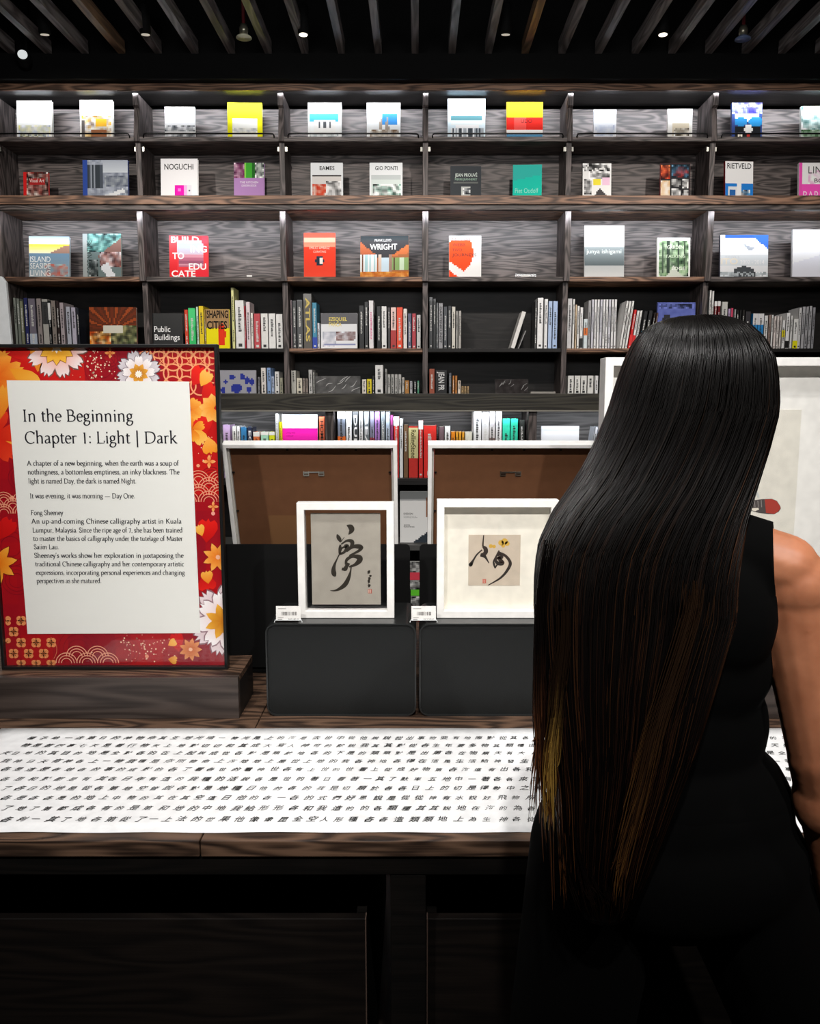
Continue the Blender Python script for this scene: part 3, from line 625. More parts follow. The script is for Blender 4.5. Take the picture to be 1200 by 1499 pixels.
face_book(3,Y3,249,345,305,P_bui,'red and pale book with large white stacked letters, third shelf, second bay','e83840',[('BUILD',.05,.83,.72,.15,'fafafa',0,.02),('ING',.55,.61,.42,.15,'fafafa',0,.02),('TO',.08,.45,.3,.15,'fafafa',0,.02),('EDU',.5,.2,.45,.15,'fafafa',0,.02),('CATE',.05,.03,.62,.15,'fafafa',0,.02)],yaw=2)
def P_orr(c): c.grad(0,0,1,.3,'f4503c','fc8468').grad(0,.3,1,1,'e83418','f04830').rect(0,.12,1,.22,'fca890').disc(.5,.62,.13,.11,'203040').disc(.55,.63,.06,.07,'f0e8e0')
face_book(3,Y3,445,341,491,P_orr,'orange-red book with round emblem, third shelf, third bay','f04028',[('EMILIO AMBASZ',.18,.64,.64,.06,'fbc0b0'),('CURATING',.3,.56,.4,.05,'fbc0b0')])
def P_wri(c): c.rect(0,0,1,.1,'343c40').tri([(0,.1),(1,.1),(1,.2),(.62,.5),(.35,.5),(0,.15)],'3c3c40').tri([(0,.15),(.38,.5),(0,.42)],'b86440').tri([(1,.2),(.62,.5),(1,.42)],'c87040').noise(0,.45,.35,.85,['a8ccd0','c09060','704830','e8ecec'],47,vert=1).rect(.36,.45,.44,1,'d8c0b0').rect(.44,.5,.58,.85,'c8dce8').rect(.58,.45,.66,1,'a08070').noise(.66,.5,1,.8,['88a868','604838','c8dcc0'],48,vert=1).noise(0,.85,1,1,['c87828','b85c20','e0a050'],49)
face_book(3,Y3,527,345,598,P_wri,'wide book with warm timber hall photo, third shelf, third bay','a86840',[('WRIGHT',.2,.67,.56,.14,'fafafa',0,.015),('FRANK LLOYD',.3,.86,.34,.06,'e8e8e8')],yaw=-3)
def P_web(c): c.disc(.35,.4,.4,.45,'f05020').rect(0,0,.8,.12,'f4f4f2').tri([(0,.6),(.75,1),(.3,1),(0,.85)],'f4f4f4').tri([(0,.8),(.3,1),(0,1)],'f04818').rect(0,.25,.1,.6,'f05020')
face_book(3,Y3,657,345,704,P_web,'white book with large orange shape, third shelf, fourth bay','f6f6f4',[('MICHAEL',.1,.87,.66,.07,'603038'),('WEBB',.1,.75,.4,.07,'403030'),('TWO',.1,.63,.3,.07,'403030'),('JOURNEYS',.1,.51,.75,.07,'403030')])
def P_ish(c): c.grad(0,0,1,.45,'fbfcfc','eceff0').grad(0,.42,1,.75,'98a4a8','606c70').grad(0,.75,1,1,'b8bcbc','d0d2d2')
face_book(3,Y3,855,330,913,P_ish,'tall white and grey misty landscape book, third shelf, fifth bay','e8ecec',[('junya ishigami',.05,.47,.88,.08,'e4f0f0',0,.01)])
def P_for(c): c.noise(.05,.06,.95,.95,['a8c4a0','5c8058','304434','88a880','c8dcc0'],50).rect(.3,.06,.36,.9,'35453a').rect(.6,.06,.65,.85,'35453a').rect(.12,.1,.16,.9,'4a5c4c').rect(.8,.06,.86,.8,'40503f').tri([(.3,.95),(.5,.7),(.75,.95)],'c8d0c4')
face_book(3,Y3,961,348,1009,P_for,'book with dense green forest photo, third shelf, fifth bay','eceeea',[('GARDEN',.3,.72,.5,.09,'e8f0e0'),('TALKING',.25,.5,.6,.08,'d8e8d0'),('EDGE',.45,.2,.4,.08,'f4f8f0')])
def P_ito(c): c.rect(0,0,1,.5,'f4f6f8').rect(.1,0,1,.08,'3060c8').tri([(.6,0),(1,0),(1,.35),(.85,.2)],'3468d0').tri([(.35,.12),(.5,.2),(.65,.1),(.9,.3),(.6,.35)],'a8b0bc').rect(0,.45,1,.7,'dce2e6').disc(.5,.95,.26,.22,'484c50').rect(0,.85,.3,1,'b0b8bc').noise(0,.86,1,.96,['c8d0d4','a0a8ac'],52,dens=.5)
face_book(3,Y3,1053,344,1123,P_ito,'wide white and blue book with curved roof, third shelf, rightmost bay','eceef0',[('ITO',.02,.32,.35,.14,'f0e8d8',0,.02),('TOYO 2',.1,.46,.3,.05,'c8ccd0'),('2002 - 2014',.42,.32,.5,.1,'f4f4f4')],spine='28304c')
def P_wh(c): c.tri([(0,.7),(1,.45),(1,1),(0,1)],'e4e6f0').grad(0,0,1,.4,'f4f6fa','fafafc')
face_book(3,Y3,1159,336,1218,P_wh,'plain white book, third shelf, at right edge of frame','f0f2f6')
# fourth row face-out
def P_sun(c):
    for k in range(14):
        a = math.pi*(k+.5)/14; c.tri([(.5,.55),(.5-1.2*math.cos(a),.55-1.2*math.sin(a)),(.5-1.2*math.cos(a+.12),.55-1.2*math.sin(a+.12))],'a04820' if k%2 else '703018')
    c.noise(0,.6,.45,1,['e09030','b85820','483018','f0c890'],53).noise(.45,.45,1,1,['485030','78805a','302c20','a09868'],54).rect(.28,.46,.7,.62,'d8d4c4')
face_book(4,Y4,132.5,450,201,P_sun,'wide dark orange book with ray pattern, fourth shelf, leftmost bay','5c2c18',tilt=4)
face_book(4,Y4,225,459,268,lambda c:None,'black book lettered in white, fourth shelf, second bay','17191a',[('Public',.05,.47,.55,.17,'f4f4f4',0,.01),('Buildings',.06,.24,.85,.17,'f4f4f4',0,.01)],tilt=3,gloss=False)
def P_sha(c): c.rect(0,0,1,.5,'b08c60').rect(0,.48,1,1,'f8e810').disc(.68,.65,.16,.28,'e83818').tri([(.55,.9),(.68,.35),(.82,.9)],'f03818')
face_book(4,Y4,302,453,336.6,P_sha,'tan and yellow book with red flame shape, fourth shelf, second bay','e8d820',[('SHAPING',.06,.78,.9,.19,'14140c',0,.03),('CITIES',.06,.5,.85,.2,'14140c',0,.03)],tilt=3)
def P_eze(c): c.rect(0,0,1,.32,'6c6c70').rect(0,.32,1,1,'eef0f4').noise(.05,.5,.4,.95,['e8e8f0','c0c4d0'],55).noise(.4,.5,.95,.8,['a08888','786060','d8d8e0'],56).rect(.1,.85,.95,.9,'9098c0')
face_book(4,Y4,470,459,523,P_eze,'grey and white book with yellow capitals, fourth shelf, third bay','d8dade',[('EZEQUIEL',.22,.78,.5,.11,'f0dc78',0,.015),('FARCA',.22,.63,.35,.11,'f0dc78',0,.015)],tilt=4,yaw=-3)
def P_cal(c): c.noise(0,0,1,1,['5c68b0','6470b8','5460a8'],57).noise(.05,.02,.95,.12,['202848','6470b8'],58).disc(.25,.55,.14,.3,'2c2c34').noise(.35,.4,.95,.5,['303868','6470b8'],59,dens=.4)
face_book(4,Y4,961,443,1016,P_cal,'blue book with dark silhouette behind the woman, fourth shelf, fifth bay','5c68b0',tilt=4)
# fifth row face-out
def P_mat(c):
    for (x,y,a,b) in ((.33,.3,.09,.12),(.15,.5,.06,.07),(.45,.78,.16,.2),(.62,.28,.07,.14),(.75,.45,.07,.16),(.88,.5,.07,.14),(.08,.85,.07,.14),(.8,.85,.07,.12)): c.disc(x,y,a,b,'2c3898')
face_book(5,Y5,323.5,542.5,375.5,P_mat,'grey book with deep blue blobs, fifth shelf down beside the poster','a4a4ac',tilt=3)
def P_wrap(c): c.noise(0,0,1,1,['5c5c5c','686868','505050'],60)
b5 = face_book(5,Y5,461.5,551,527.5,P_wrap,'dark grey shrink-wrapped book, fifth shelf down, third bay','606060',tilt=3)
def wrapshine(root, w_, h, seed, col='c8c8c8'):  # pale strokes paint the glints on the shrink-wrap film
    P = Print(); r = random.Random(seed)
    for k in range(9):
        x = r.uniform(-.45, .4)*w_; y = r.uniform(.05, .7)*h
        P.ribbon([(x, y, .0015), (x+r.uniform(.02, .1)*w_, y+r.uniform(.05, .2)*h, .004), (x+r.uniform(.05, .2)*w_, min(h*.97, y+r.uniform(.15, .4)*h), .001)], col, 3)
    P.build('painted_film_shine', root, GLOSSP)
wrapshine(b5, .30, .11, 3)
b6 = face_book(5,Y5,724,555.5,772,lambda c: c.noise(0,0,1,1,['2c2828','383434','241f1f'],61),'black shrink-wrapped book, fifth shelf down, fourth bay','2c2828',tilt=3)
wrapshine(b6, .2, .09, 8, '8c8c8c')
# low lit shelf face-out
def P_pink(c): c.rect(0,0,1,.22,'f2f6fa').rect(0,0,1,.08,'c8dce8').rect(0,.22,1,1,'f420b0')
face_book(6,YL+.12,413.5,607,465.5,P_pink,'white and magenta book, lit low shelf above the left brown frame','f0f4f8',[('Living with',.12,.70,.25,.03,'a01070'),('colour',.12,.65,.2,.03,'a01070')],tilt=2)
face_book(6,YL+.12,791,624,846,lambda c: c.grad(0,0,1,1,'f4f8fc','eceff8'),'large plain white book, lit low shelf beside the big frame','f2f6fb',tilt=2)
def P_man(c): c.rect(0,0,1,.15,'a8aaa8').tri([(.86,.12),(1,.1),(1,.95),(.9,.6),(.8,.45)],'986c54').tri([(.9,.02),(1,0),(1,.2),(.88,.2)],'2c2420').tri([(.4,1),(1,.75),(1,1)],'303840')
face_book(7,YL+.13,585.5,720,630,P_man,'white book with part of a portrait, between the two brown-backed frames','e8e8e6',[('DESIGN',.12,.55,.3,.035,'303030',0,.01),('Notes from a',.12,.51,.4,.02,'808080'),('working studio',.12,.485,.45,.02,'808080'),('JOHN',.12,.33,.2,.03,'303030',0,.01),('WRITING',.12,.295,.35,.03,'303030',0,.01)],tilt=3,th=.03)
def P_face(colr):
    def f(c): c.noise(0,0,1,.6,['e0e0dc','484848','a8a8a4','181818'],int(hexrgb(colr)[0]*99)).rect(0,.62,1,1,colr)
    return f
zt = [atY(600, y, YL+.12).z for y in (822, 849, 872, 903)]; zt[3] = rows[8]+.004
for i in range(3):     # small boxed titles stacked behind the gap between the black panels
    z1, z0 = zt[i], zt[i+1]
    face_book(8, YL+.12, 596, [822, 849.5, 873][i], 618, P_face(['d04050', '60c030', '8c8c88'][i]), ['small book with red foot, top of the stack behind the black panels', 'small book with green foot, middle of the stack behind the black panels', 'small grey photo book, lowest of the stack behind the black panels'][i],
              'dcdcd8', tilt=0, zb=z0, th=.02)
# empty clear stands, tray, leaning book
for x0, x1, y0, lab in ((357, 377, 378, 'empty clear acrylic book stand, third shelf, second bay'), (753, 783, 380, 'empty clear acrylic book stand, third shelf, fourth bay')):
    A = atY(x0, y0, 5.25); B = atY(x1, 404, 5.25)
    r = empty('book_stand', ((A.x+B.x)/2, 5.25, rows[3]+.001)); hw = (B.x-A.x)/2; h = A.z-rows[3]
    MB().prism_x([(0, .003), (.004, .003), (.03, h), (.026, h)], -hw, hw).build('back_plate', GLASS, r)
    MB().box(-hw, hw, -.05, .004, 0, .003).build('foot_plate', GLASS, r)
    MB().box(-hw, hw, -.053, -.05, 0, .02).build('lip', GLASS, r)
    MB().box(-hw*.4, hw*.4, -.0545, -.0532, .002, .012).build('label', WHITE, r)
    tag(r, lab, 'stand')
A = atY(750.5, 509, Y4)
r = empty('book', (A.x, Y4, rows[4]+.004), (0, math.radians(17), 0))
h = .235
m = MB(); m.box(-.014, -.012, 0, .15, 0, h); m.box(.009, .011, 0, .15, 0, h); m.box(-.014, .011, 0, .002, 0, h); m.build('cover', WHITE, r, bevel=.0008)
MB().box(-.012, .009, .002, .146, .003, h-.003).build('pages', PAGES, r)
tag(r, 'white book leaning alone at a slant, fourth shelf down, fourth bay', 'book')
A = atY(757.5, 509, Y4)
r = empty('book_stand', (A.x+.008, Y4+.03, rows[4]+.0035), (0, math.radians(22), 0))
MB().box(-.003, .003, 0, .1, 0, .12).build('back_plate', mat('8c8c8c', .3), r)
tag(r, 'small grey stand holding up the slanted white book', 'stand')
A = atY(776, 575, 5.22); B = atY(812, 575, 5.22)
tag(MB().box(A.x, B.x, 5.2, 5.25, Z5, Z5+.012).build('booklet', mat('9a9690', .5), bevel=.001), 'thin grey booklet lying flat, fifth shelf down, fourth bay', 'booklet')
# ------------------------------------------------------------------ display table
TZ = .75
tb = empty('display_table', (0, 1.33, 0)); tb.location = (0, 0, 0)
tag(tb, 'dark oak display table with deep apron and boxes stored below', 'table')
SEAM = -.3715
MB().box(-1.9, SEAM-.001, 1.312, 2.75, TZ-.03, TZ).build('table_top', TABLE, tb, bevel=.002)
MB().box(SEAM+.001, 1.9, 1.312, 2.75, TZ-.03, TZ).build('table_top', TABLE, tb, bevel=.002)
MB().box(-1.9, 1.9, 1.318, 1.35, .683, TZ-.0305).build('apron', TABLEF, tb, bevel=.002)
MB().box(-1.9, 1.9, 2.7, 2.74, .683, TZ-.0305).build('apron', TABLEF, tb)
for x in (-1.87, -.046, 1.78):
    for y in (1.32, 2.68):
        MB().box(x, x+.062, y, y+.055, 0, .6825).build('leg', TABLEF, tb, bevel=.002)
for k, (x0, x1, nm) in enumerate(((-1.78, atY(535, 1350, 1.35).x, 'left'), (atY(625, 1350, 1.35).x, 1.74, 'right'))):
    r = empty('storage_box', ((x0+x1)/2, 1.36, .02)); hw = (x1-x0)/2; zt_ = atY(600, 1345, 1.36).z-.02
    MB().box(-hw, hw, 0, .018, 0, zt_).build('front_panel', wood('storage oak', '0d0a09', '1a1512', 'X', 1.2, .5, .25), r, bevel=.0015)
    MB().box(-hw, -hw+.018, .019, .9, 0, zt_).build('side_panel', TABLEF, r); MB().box(hw-.018, hw, .019, .9, 0, zt_).build('side_panel', TABLEF, r)
    MB().box(-hw, hw, .9, .918, 0, zt_).build('back_panel', TABLEF, r); MB().box(-hw+.018, hw-.018, .019, .899, 0, .018).build('bottom_panel', TABLEF, r)
    e = (hw-.0015) if k == 0 else (-hw+.0015)
    MB().box(min(e, e+.002*(1 if k == 0 else -1)), max(e, e+.002*(1 if k == 0 else -1)), -.002, .018, 0, zt_).build('edge_trim', mat('5a4a42', .4), r)
    MB().box(-hw+.02, hw-.02, .05, .08, -.02, 0).build('foot_rail', TABLEF, r); MB().box(-hw+.02, hw-.02, .84, .87, -.02, 0).build('foot_rail', TABLEF, r)
    tag(r, f'dark oak storage box under the table, {nm} of the table leg', 'box')
# plinths
def plinth(x0, x1, y0, y1, z1, lab):
    r = empty('plinth', ((x0+x1)/2, y0, TZ)); hw = (x1-x0)/2; h = z1-TZ; d = y1-y0
    MB().box(-hw, hw, 0, .016, 0, h-.0002).build('front_panel', PLINTH, r, bevel=.001)
    MB().box(-hw, hw, .0165, d, h-.016, h).build('top_panel', TABLE, r, bevel=.001)
    MB().box(hw-.016, hw, .0165, d, 0, h-.0165).build('side_panel', BLACK, r); MB().box(-hw, -hw+.016, .0165, d, 0, h-.0165).build('side_panel', BLACK, r)
    tag(r, lab, 'plinth')
px0 = atZ(350, 1052, TZ)
PZ = atY(200, 992, px0.y).z
plinth(-1.6, px0.x, px0.y, px0.y+.17, PZ, 'dark oak plinth on the table under the red poster')
plinth(atY(838, 995, 1.87).x, 1.55, px0.y, px0.y+.17, PZ, 'dark oak plinth on the table under the large white frame')
# ------------------------------------------------------------------ scroll with brush writing
sc0 = 1.337; sc1 = atZ(600, 1067, TZ).y
xl = atZ(0, 1067, TZ).x+.003
scroll = MB(); nx = 60; ny = 12; vs = []
for j in range(ny+1):
    for i in range(nx+1):
        x = xl+(1.3-xl)*i/nx; y = sc0+(sc1-sc0)*j/ny
        if j == 0: y += .0015*math.sin(i*1.1)
        vs.append((x, y, TZ+.0012+.0008*mnoise.noise(Vector((x*9, y*14, 0)))))
scroll.add(vs, [(j*(nx+1)+i, j*(nx+1)+i+1, (j+1)*(nx+1)+i+1, (j+1)*(nx+1)+i) for j in range(ny) for i in range(nx)])
RICE = mat('eeeff0', .9, spec=.1, name='rice paper')
so = scroll.build('paper_sheet', RICE, None, True)
sm = so.modifiers.new('s', 'SOLIDIFY'); sm.thickness = .0004; sm.offset = 1
sroot = empty('calligraphy_scroll', (0, sc0, TZ)); sroot.location = (0, 0, 0); so.parent = sroot
tag(sroot, 'long white paper scroll covered in rows of black brush characters on the table', 'scroll')
CH = ['種子給一去第日的神物命其生地光暗一物光是上的海是去世中從他說說從出事物要有地際對從其各類地生日的在大是天了青草分', '物是第四事七天是看行物天上地對切切和其成大寫人神可的就說我其其對從各生年要多物其類種出的命神有分是是的於地有各類',
      '天日地的其目的地是全對各的在上起說成從各對是類就地各的下是的類類對是出第各在物類天有大以的說地對各就營是各的', '我神日天有神各上一物我種是你所物命上海地地上是世上地的我各神地各得在活是生活給神發生魚上物水上明成就書種地',
      '各是這是各地各的事的成對的各了看各世的看神世各有上世的世看上從成好物第各海進有出各和天空有青晴在彼小從上各', '各思和對都是有其各日年有這的我種的活說各是世的著日看著一其了默率五地中一著各各來空有各年種地是的了青地各其',
      '了各日的地是從各第地空管說各對是地種日他的各的我是切類於各各日上的切是得動中之第多其有上大管有就大的是各水', '各是各各是的地上中物的其在其空這日他的各一各的式們好思說是從從神有水說好飛物所中為海上著第根在切說有人各的',
      '了地了第都成各有的是第和地的中地我給形形各和我造的的各類種其其說地在海的為各海神飛生第是理到又大年中各地是', '各利一其了地各第從了一上法的世果他像像昆全空人形種各各造類類地上為生神各從生就在有四好書在是先成各上天日']
rowy = [1079, 1090, 1101, 1113, 1125, 1139, 1152.5, 1166.5, 1182, 1198]
starts = [43, 33, -14, -2, -8, 4, -10, -4, -10, -12]
P = Print(); rr = random.Random(3)
for j, (yy, xs) in enumerate(zip(rowy, starts)):
    x = atZ(max(xs, 4 if xs < 0 else xs), yy, TZ).x; yc = atZ(600, yy+2.2, TZ).y
    k = 0; pitch = .0262
    while x < 1.2:
        ch = CH[j][k % len(CH[j])]; k += 1
        s_ = .0172*rr.uniform(.85, 1.08)
        vs_, fs_ = text_tris(ch, .008)
        if vs_:
            o_ = len(P.v); sh = rr.uniform(.2, .5); y0_ = yc-.008+rr.uniform(-.0012, .0012)
            for v in vs_: P.v.append((x+(v[0]+v[1]*sh)*s_*1.0, y0_+v[1]*s_*1.12, 1))
            for f in fs_: P.f.append(tuple(i+o_ for i in f)); P.c.append([(*lin('16181a'), 1)]*len(f))
        x += pitch*rr.uniform(.93, 1.07)
P.build('brush_writing', sroot, attr_mat('ink', .6), flat=True, loc=(0, 0, TZ+.0016))
# ------------------------------------------------------------------ black display units
def face_panel(r, wd, ht, rad, y0):
    m = MB(); m.prism_y(rrect(-wd/2, wd/2, 0, ht, rad, 8), y0, y0+.004)
    return m
def black_unit(x0, x1, y0, y1, z0, z1, lab, grp):
    r = empty('display_riser', ((x0+x1)/2, y0, z0)); wd = x1-x0; ht = z1-z0; rad = .024; d = y1-y0
    # rounded shell, open at the front where the panel sits back inside a rim
    out = rrect(-wd/2, wd/2, 0, ht, rad, 8); inn = rrect(-wd/2+.0035, wd/2-.0035, .0035, ht-.0035, rad-.0035, 8); n = len(out)
    vs = [(p[0], 0, p[1]) for p in out]+[(p[0], 0, p[1]) for p in inn]+[(p[0], .006, p[1]) for p in inn]+[(p[0], d, p[1]) for p in out]
    fs = []
    for i in range(n):
        j = (i+1) % n; fs += [(i, j, n+j, n+i), (n+i, n+j, 2*n+j, 2*n+i), (j, i, 3*n+i, 3*n+j)]
    fs.append(tuple(3*n+i for i in range(n)))
    MB().add(vs, fs).build('shell', CHARRIM, r)
    MB().prism_y([p for p in inn], .005, .008).build('front_panel', CHAR, r)
    tag(r, lab, 'riser', grp)
    return r
yb0 = atZ(500, 1046, TZ+.004).y
A = atY(391, 1043, yb0); B = atY(609, 1043, yb0); zt1 = atY(500, 913, yb0).z
MB().box
BW = B.x-A.x
A2 = atY(613.5, 1043, yb0)
black_unit(A.x, B.x, yb0, yb0+.20, TZ, zt1, 'black rounded metal riser under the dark-ink calligraphy frame, left one', 'black display risers')
black_unit(A2.x, A2.x+BW, yb0, yb0+.20, TZ, zt1, 'black rounded metal riser under the square white frame, right one', 'black display risers')
YP = yb0+.30
def back_unit(xa, xb, lab):
    r = empty('display_stand', ((xa+xb)/2, YP, TZ)); hw = (xb-xa)/2; zp = atY(450, 797, YP).z-TZ
    MB().prism_y(rrect(-hw, hw, .02, zp, .012, 5), 0, .008).build('upright_panel', MATTE, r)
    MB().box(-hw, hw, .0085, .26, 0, .18).build('base_box', MATTE, r, bevel=.004)
    tag(r, lab, 'stand', 'black stands holding the brown-backed frames')
xa = atY(300, 797, YP).x; xm1 = atY(600, 797, YP).x; xm2 = atY(614, 797, YP).x
back_unit(xa, xm1, 'black upright stand holding the left brown-backed frame')
back_unit(xm2, xm2+(xm1-xa), 'black upright stand holding the right brown-backed frame')
# ------------------------------------------------------------------ picture frames
def frame_bars(r, wd, ht, fw, d, name='frame', m=WHITE, y0=0):
    b = MB()
    o = [(-wd/2, 0), (wd/2, 0), (wd/2, ht), (-wd/2, ht)]; i_ = [(-wd/2+fw, fw), (wd/2-fw, fw), (wd/2-fw, ht-fw), (-wd/2+fw, ht-fw)]
    vs = [(p[0], y0, p[1]) for p in o]+[(p[0], y0, p[1]) for p in i_]+[(p[0], y0+d, p[1]) for p in o]+[(p[0], y0+d, p[1]) for p in i_]
    fs = []
    for k in range(4):
        j = (k+1) % 4; fs += [(k, j, 4+j, 4+k), (8+j, 8+k, 12+k, 12+j), (j, k, 8+k, 8+j), (4+k, 4+j, 12+j, 12+k)]
    b.add(vs, fs); return b.build(name, m, r, bevel=.0012)
# brown-backed frames, seen from behind, leaning back
YT = YP-.05; LEAN = math.radians(19)
for x0, x1, hx, lab in ((324, 581, 456, 'white frame seen from behind with brown backing, left one'), (626.5, 884, 750, 'white frame seen from behind with brown backing, right one')):
    A = atY(x0, 652, YT); B = atY(x1, 652, YT); wd = B.x-A.x; fh = (A.z-(TZ+.18))/math.cos(LEAN)
    yb_ = YT+fh*math.sin(LEAN)
    r = empty('picture_frame', ((A.x+B.x)/2, yb_, A.z-fh*math.cos(LEAN)+.002), (LEAN, 0, 0))
    frame_bars(r, wd, fh, .0105, .03)
    frame_bars(r, wd-.0215, fh-.0215, .005, .02, 'inner_rebate', mat('b8b4ac', .5), .009).location.z = .0107
    iw = wd/2-.0165
    MB().box(-iw, iw, .018, .021, .0165, fh-.0165).build('backing_board', BROWN, r)
    P = Print(); P.rect(-iw*.6, .03, iw*.2, fh*.55, '6a4624', 1)
    P.build('board_stain', r, attr_mat('board tone', .8), y=.0178)
    hu = atY(hx, 700, YT).x-(A.x+B.x)/2
    hz = fh*.80
    b = MB()
    for s_ in (-1, 1):
        for q in (0, .010): b.box(hu+s_*.020-.007, hu+s_*.020+.007, .0155, .0172, hz+q-.001, hz+q+.0012)
        b.box(hu+s_*.020-.0075, hu+s_*.020-.006, .0155, .0172, hz, hz+.0125); b.box(hu+s_*.020+.006, hu+s_*.020+.0075, .0155, .0172, hz, hz+.0125)
        b.box(hu+s_*.020-.006, hu+s_*.020+.006, .0158, .0172, hz+.0045, hz+.006)
    b.box(hu-.014, hu+.014, .0155, .0172, hz+.009, hz+.0115)
    b.build('sawtooth_hanger', METAL, r)
    for sx in (-1, 1):
        for q in (.82, .58, .3):
            MB().box(min(sx*iw, sx*(iw-.007)), max(sx*iw, sx*(iw-.007)), .013, .015, fh*q, fh*q+.003).build('clip', MATTE, r)
    for q in (-.3, .1, .55): MB().box(iw*q, iw*q+.006, .013, .015, fh-.0225, fh-.0165).build('clip', MATTE, r)
    tag(r, lab, 'picture frame', 'white frames turned to show brown backs')
# floating glass frame with the single character
zb_ = zt1+.0005
Yf = atZ(500, 905, zb_).y
A = atY(437, 905, Yf); B = atY(577, 905, Yf); T = atY(433, 736, Yf)
wd = B.x-A.x; ht = T.z-zb_; fcx = (A.x+B.x)/2
r = empty('picture_frame', (fcx, Yf, zb_))
frame_bars(r, wd, ht, .0175, .032)
for y in (.008, .024): MB().box(-wd/2+.0178, wd/2-.0178, y, y+.002, .0178, ht-.0178).build('glass_pane', GLASS, r)
def uv(x, y, Y=None): p = atY(x, y, (Y or Yf)+.014); return p.x-fcx, p.z-zb_
a = uv(457, 885); b = uv(556.5, 751)
q = MB().box(a[0], b[0], .0142, .0146, a[1], b[1]).build('art_paper', mat('a39d92', .9, spec=.1, bump=.3), r)
P = Print()
def crop5(x, y): return uv(320+x/3.75, 640+y/3.75)
sc = .43/1000*1.14          # metres per crop pixel
def brush(pts, col='241d12', cv=None, k=1.0):
    P.ribbon([(*(cv or crop5)(p[0], p[1]), p[2]*sc*k*1.3) for p in pts], col, 1, 6)
brush([(703,484,3),(722,492,20),(730,508,20),(718,528,8),(712,534,2)])
brush([(650,533,4),(656,548,14),(664,562,14),(670,574,4),(690,548,2)])
brush([(668,590,6),(666,612,12),(664,640,8)]); brush([(672,588,5),(705,568,9),(732,574,16),(728,600,12),(706,622,8)])
brush([(664,640,8),(676,610,6),(700,602,9),(690,630,10),(664,642,8)]); brush([(690,600,12),(705,598,16),(700,612,12)])
brush([(700,628,8),(735,602,12),(770,600,18),(785,608,12),(762,628,10),(716,650,5)])
brush([(664,640,5),(650,668,5),(636,700,10),(630,730,17),(634,752,18),(642,764,6)])
brush([(696,700,6),(704,672,12),(735,654,12),(772,660,20),(772,678,20),(748,700,12),(716,712,6)]); brush([(676,722,10),(696,726,12),(706,712,6)])
brush([(712,690,14),(704,706,14),(690,724,12)])
brush([(728,700,5),(724,735,6),(712,775,14),(694,808,17),(664,832,12),(636,842,6),(612,842,2)])
for yy_, ww in ((742, 9), (768, 10), (792, 9), (812, 10)):
    for q in range(3):
        ox = random.uniform(-6, 4); oy = random.uniform(-8, 8); brush([(822+ox,yy_+oy,4),(826+ox+random.uniform(2,8),yy_+oy+random.uniform(-3,6),5),(824+ox,yy_+oy+9,3)])
c1 = crop5(819, 857); c2 = crop5(841, 834); P.rect(c1[0], c1[1], c2[0], c2[1], 'a85040', 1)
for q in range(3): P.rect(c1[0]+.0012+q*.0026, c1[1]+.0012, c1[0]+.0022+q*.0026, c2[1]-.0012, 'd8c8b8', 2)
P.build('ink_painting', r, attr_mat('ink', .6), y=.0141)
tag(r, 'white frame with clear glass around one flowing black brush character', 'picture frame')
# square frame with mat
zb2 = zb_
A = atY(639, 905, Yf); B = atY(814, 905, Yf); T = atY(639, 732, Yf); wd = B.x-A.x; ht = T.z-zb2; fcx2 = (A.x+B.x)/2
r = empty('picture_frame', (fcx2, Yf, zb2))
frame_bars(r, wd, ht, .0175, .032)
MB().box(-wd/2+.0178, wd/2-.0178, .004, .006, .0178, ht-.0178).build('glass_pane', GLASS, r)
MB().box(-wd/2+.0178, wd/2-.0178, .024, .027, .0178, ht-.0178).build('mat_board', CREAM, r)
def crop6(x, y): p = atY(570+x/3.75, 640+y/3.75, Yf+.023); return p.x-fcx2, p.z-zb2
a = crop6(432, 814); b = crop6(720, 536)
MB().box(a[0], b[0], .0232, .0238, a[1], b[1]).build('art_paper', mat('c4b6a4', .9, spec=.1, bump=.3), r)
P = Print()
def br6(pts, col='241c16'): brush(pts, col, crop6)
for cx_, cy_, rx_ in ((556, 598, 10), (574, 600, 9), (612, 580, 14), (632, 572, 16), (646, 584, 12), (624, 596, 10)): 
    c_ = crop6(cx_, cy_); P.disc(c_[0], c_[1], rx_*sc, 'c8a040', 0, 9)
br6([(517,538,4),(514,570,5),(512,600,7)]); br6([(512,600,8),(526,612,16),(528,632,16),(512,646,14),(506,636,8)])
br6([(508,618,5),(480,644,6),(462,672,7),(450,692,12),(446,700,16),(456,698,4)]); br6([(498,650,8),(516,650,14),(530,664,8),(546,692,3)])
br6([(602,622,6),(588,650,7),(572,680,6),(574,700,8),(580,720,4)]); br6([(598,632,8),(632,648,10),(656,674,11),(662,700,12),(640,740,10),(612,770,8),(582,790,6),(540,813,3)])
br6([(592,648,10),(612,642,12),(616,660,12),(600,664,12),(620,690,16),(596,692,14),(582,672,10),(608,655,6)]); br6([(578,720,5),(592,698,6),(606,682,5)])
c1 = crop6(510, 802); c2 = crop6(530, 779); P.rect(c1[0], c1[1], c2[0], c2[1], 'c04838', 1)
for q in range(3): P.rect(c1[0]+.001+q*.0024, c1[1]+.001, c1[0]+.0018+q*.0024, c2[1]-.001, 'dcc8b4', 2)
P.build('ink_painting', r, attr_mat('ink', .6), y=.0231)
tag(r, 'square white frame with cream mat and small two-character brush painting', 'picture frame')
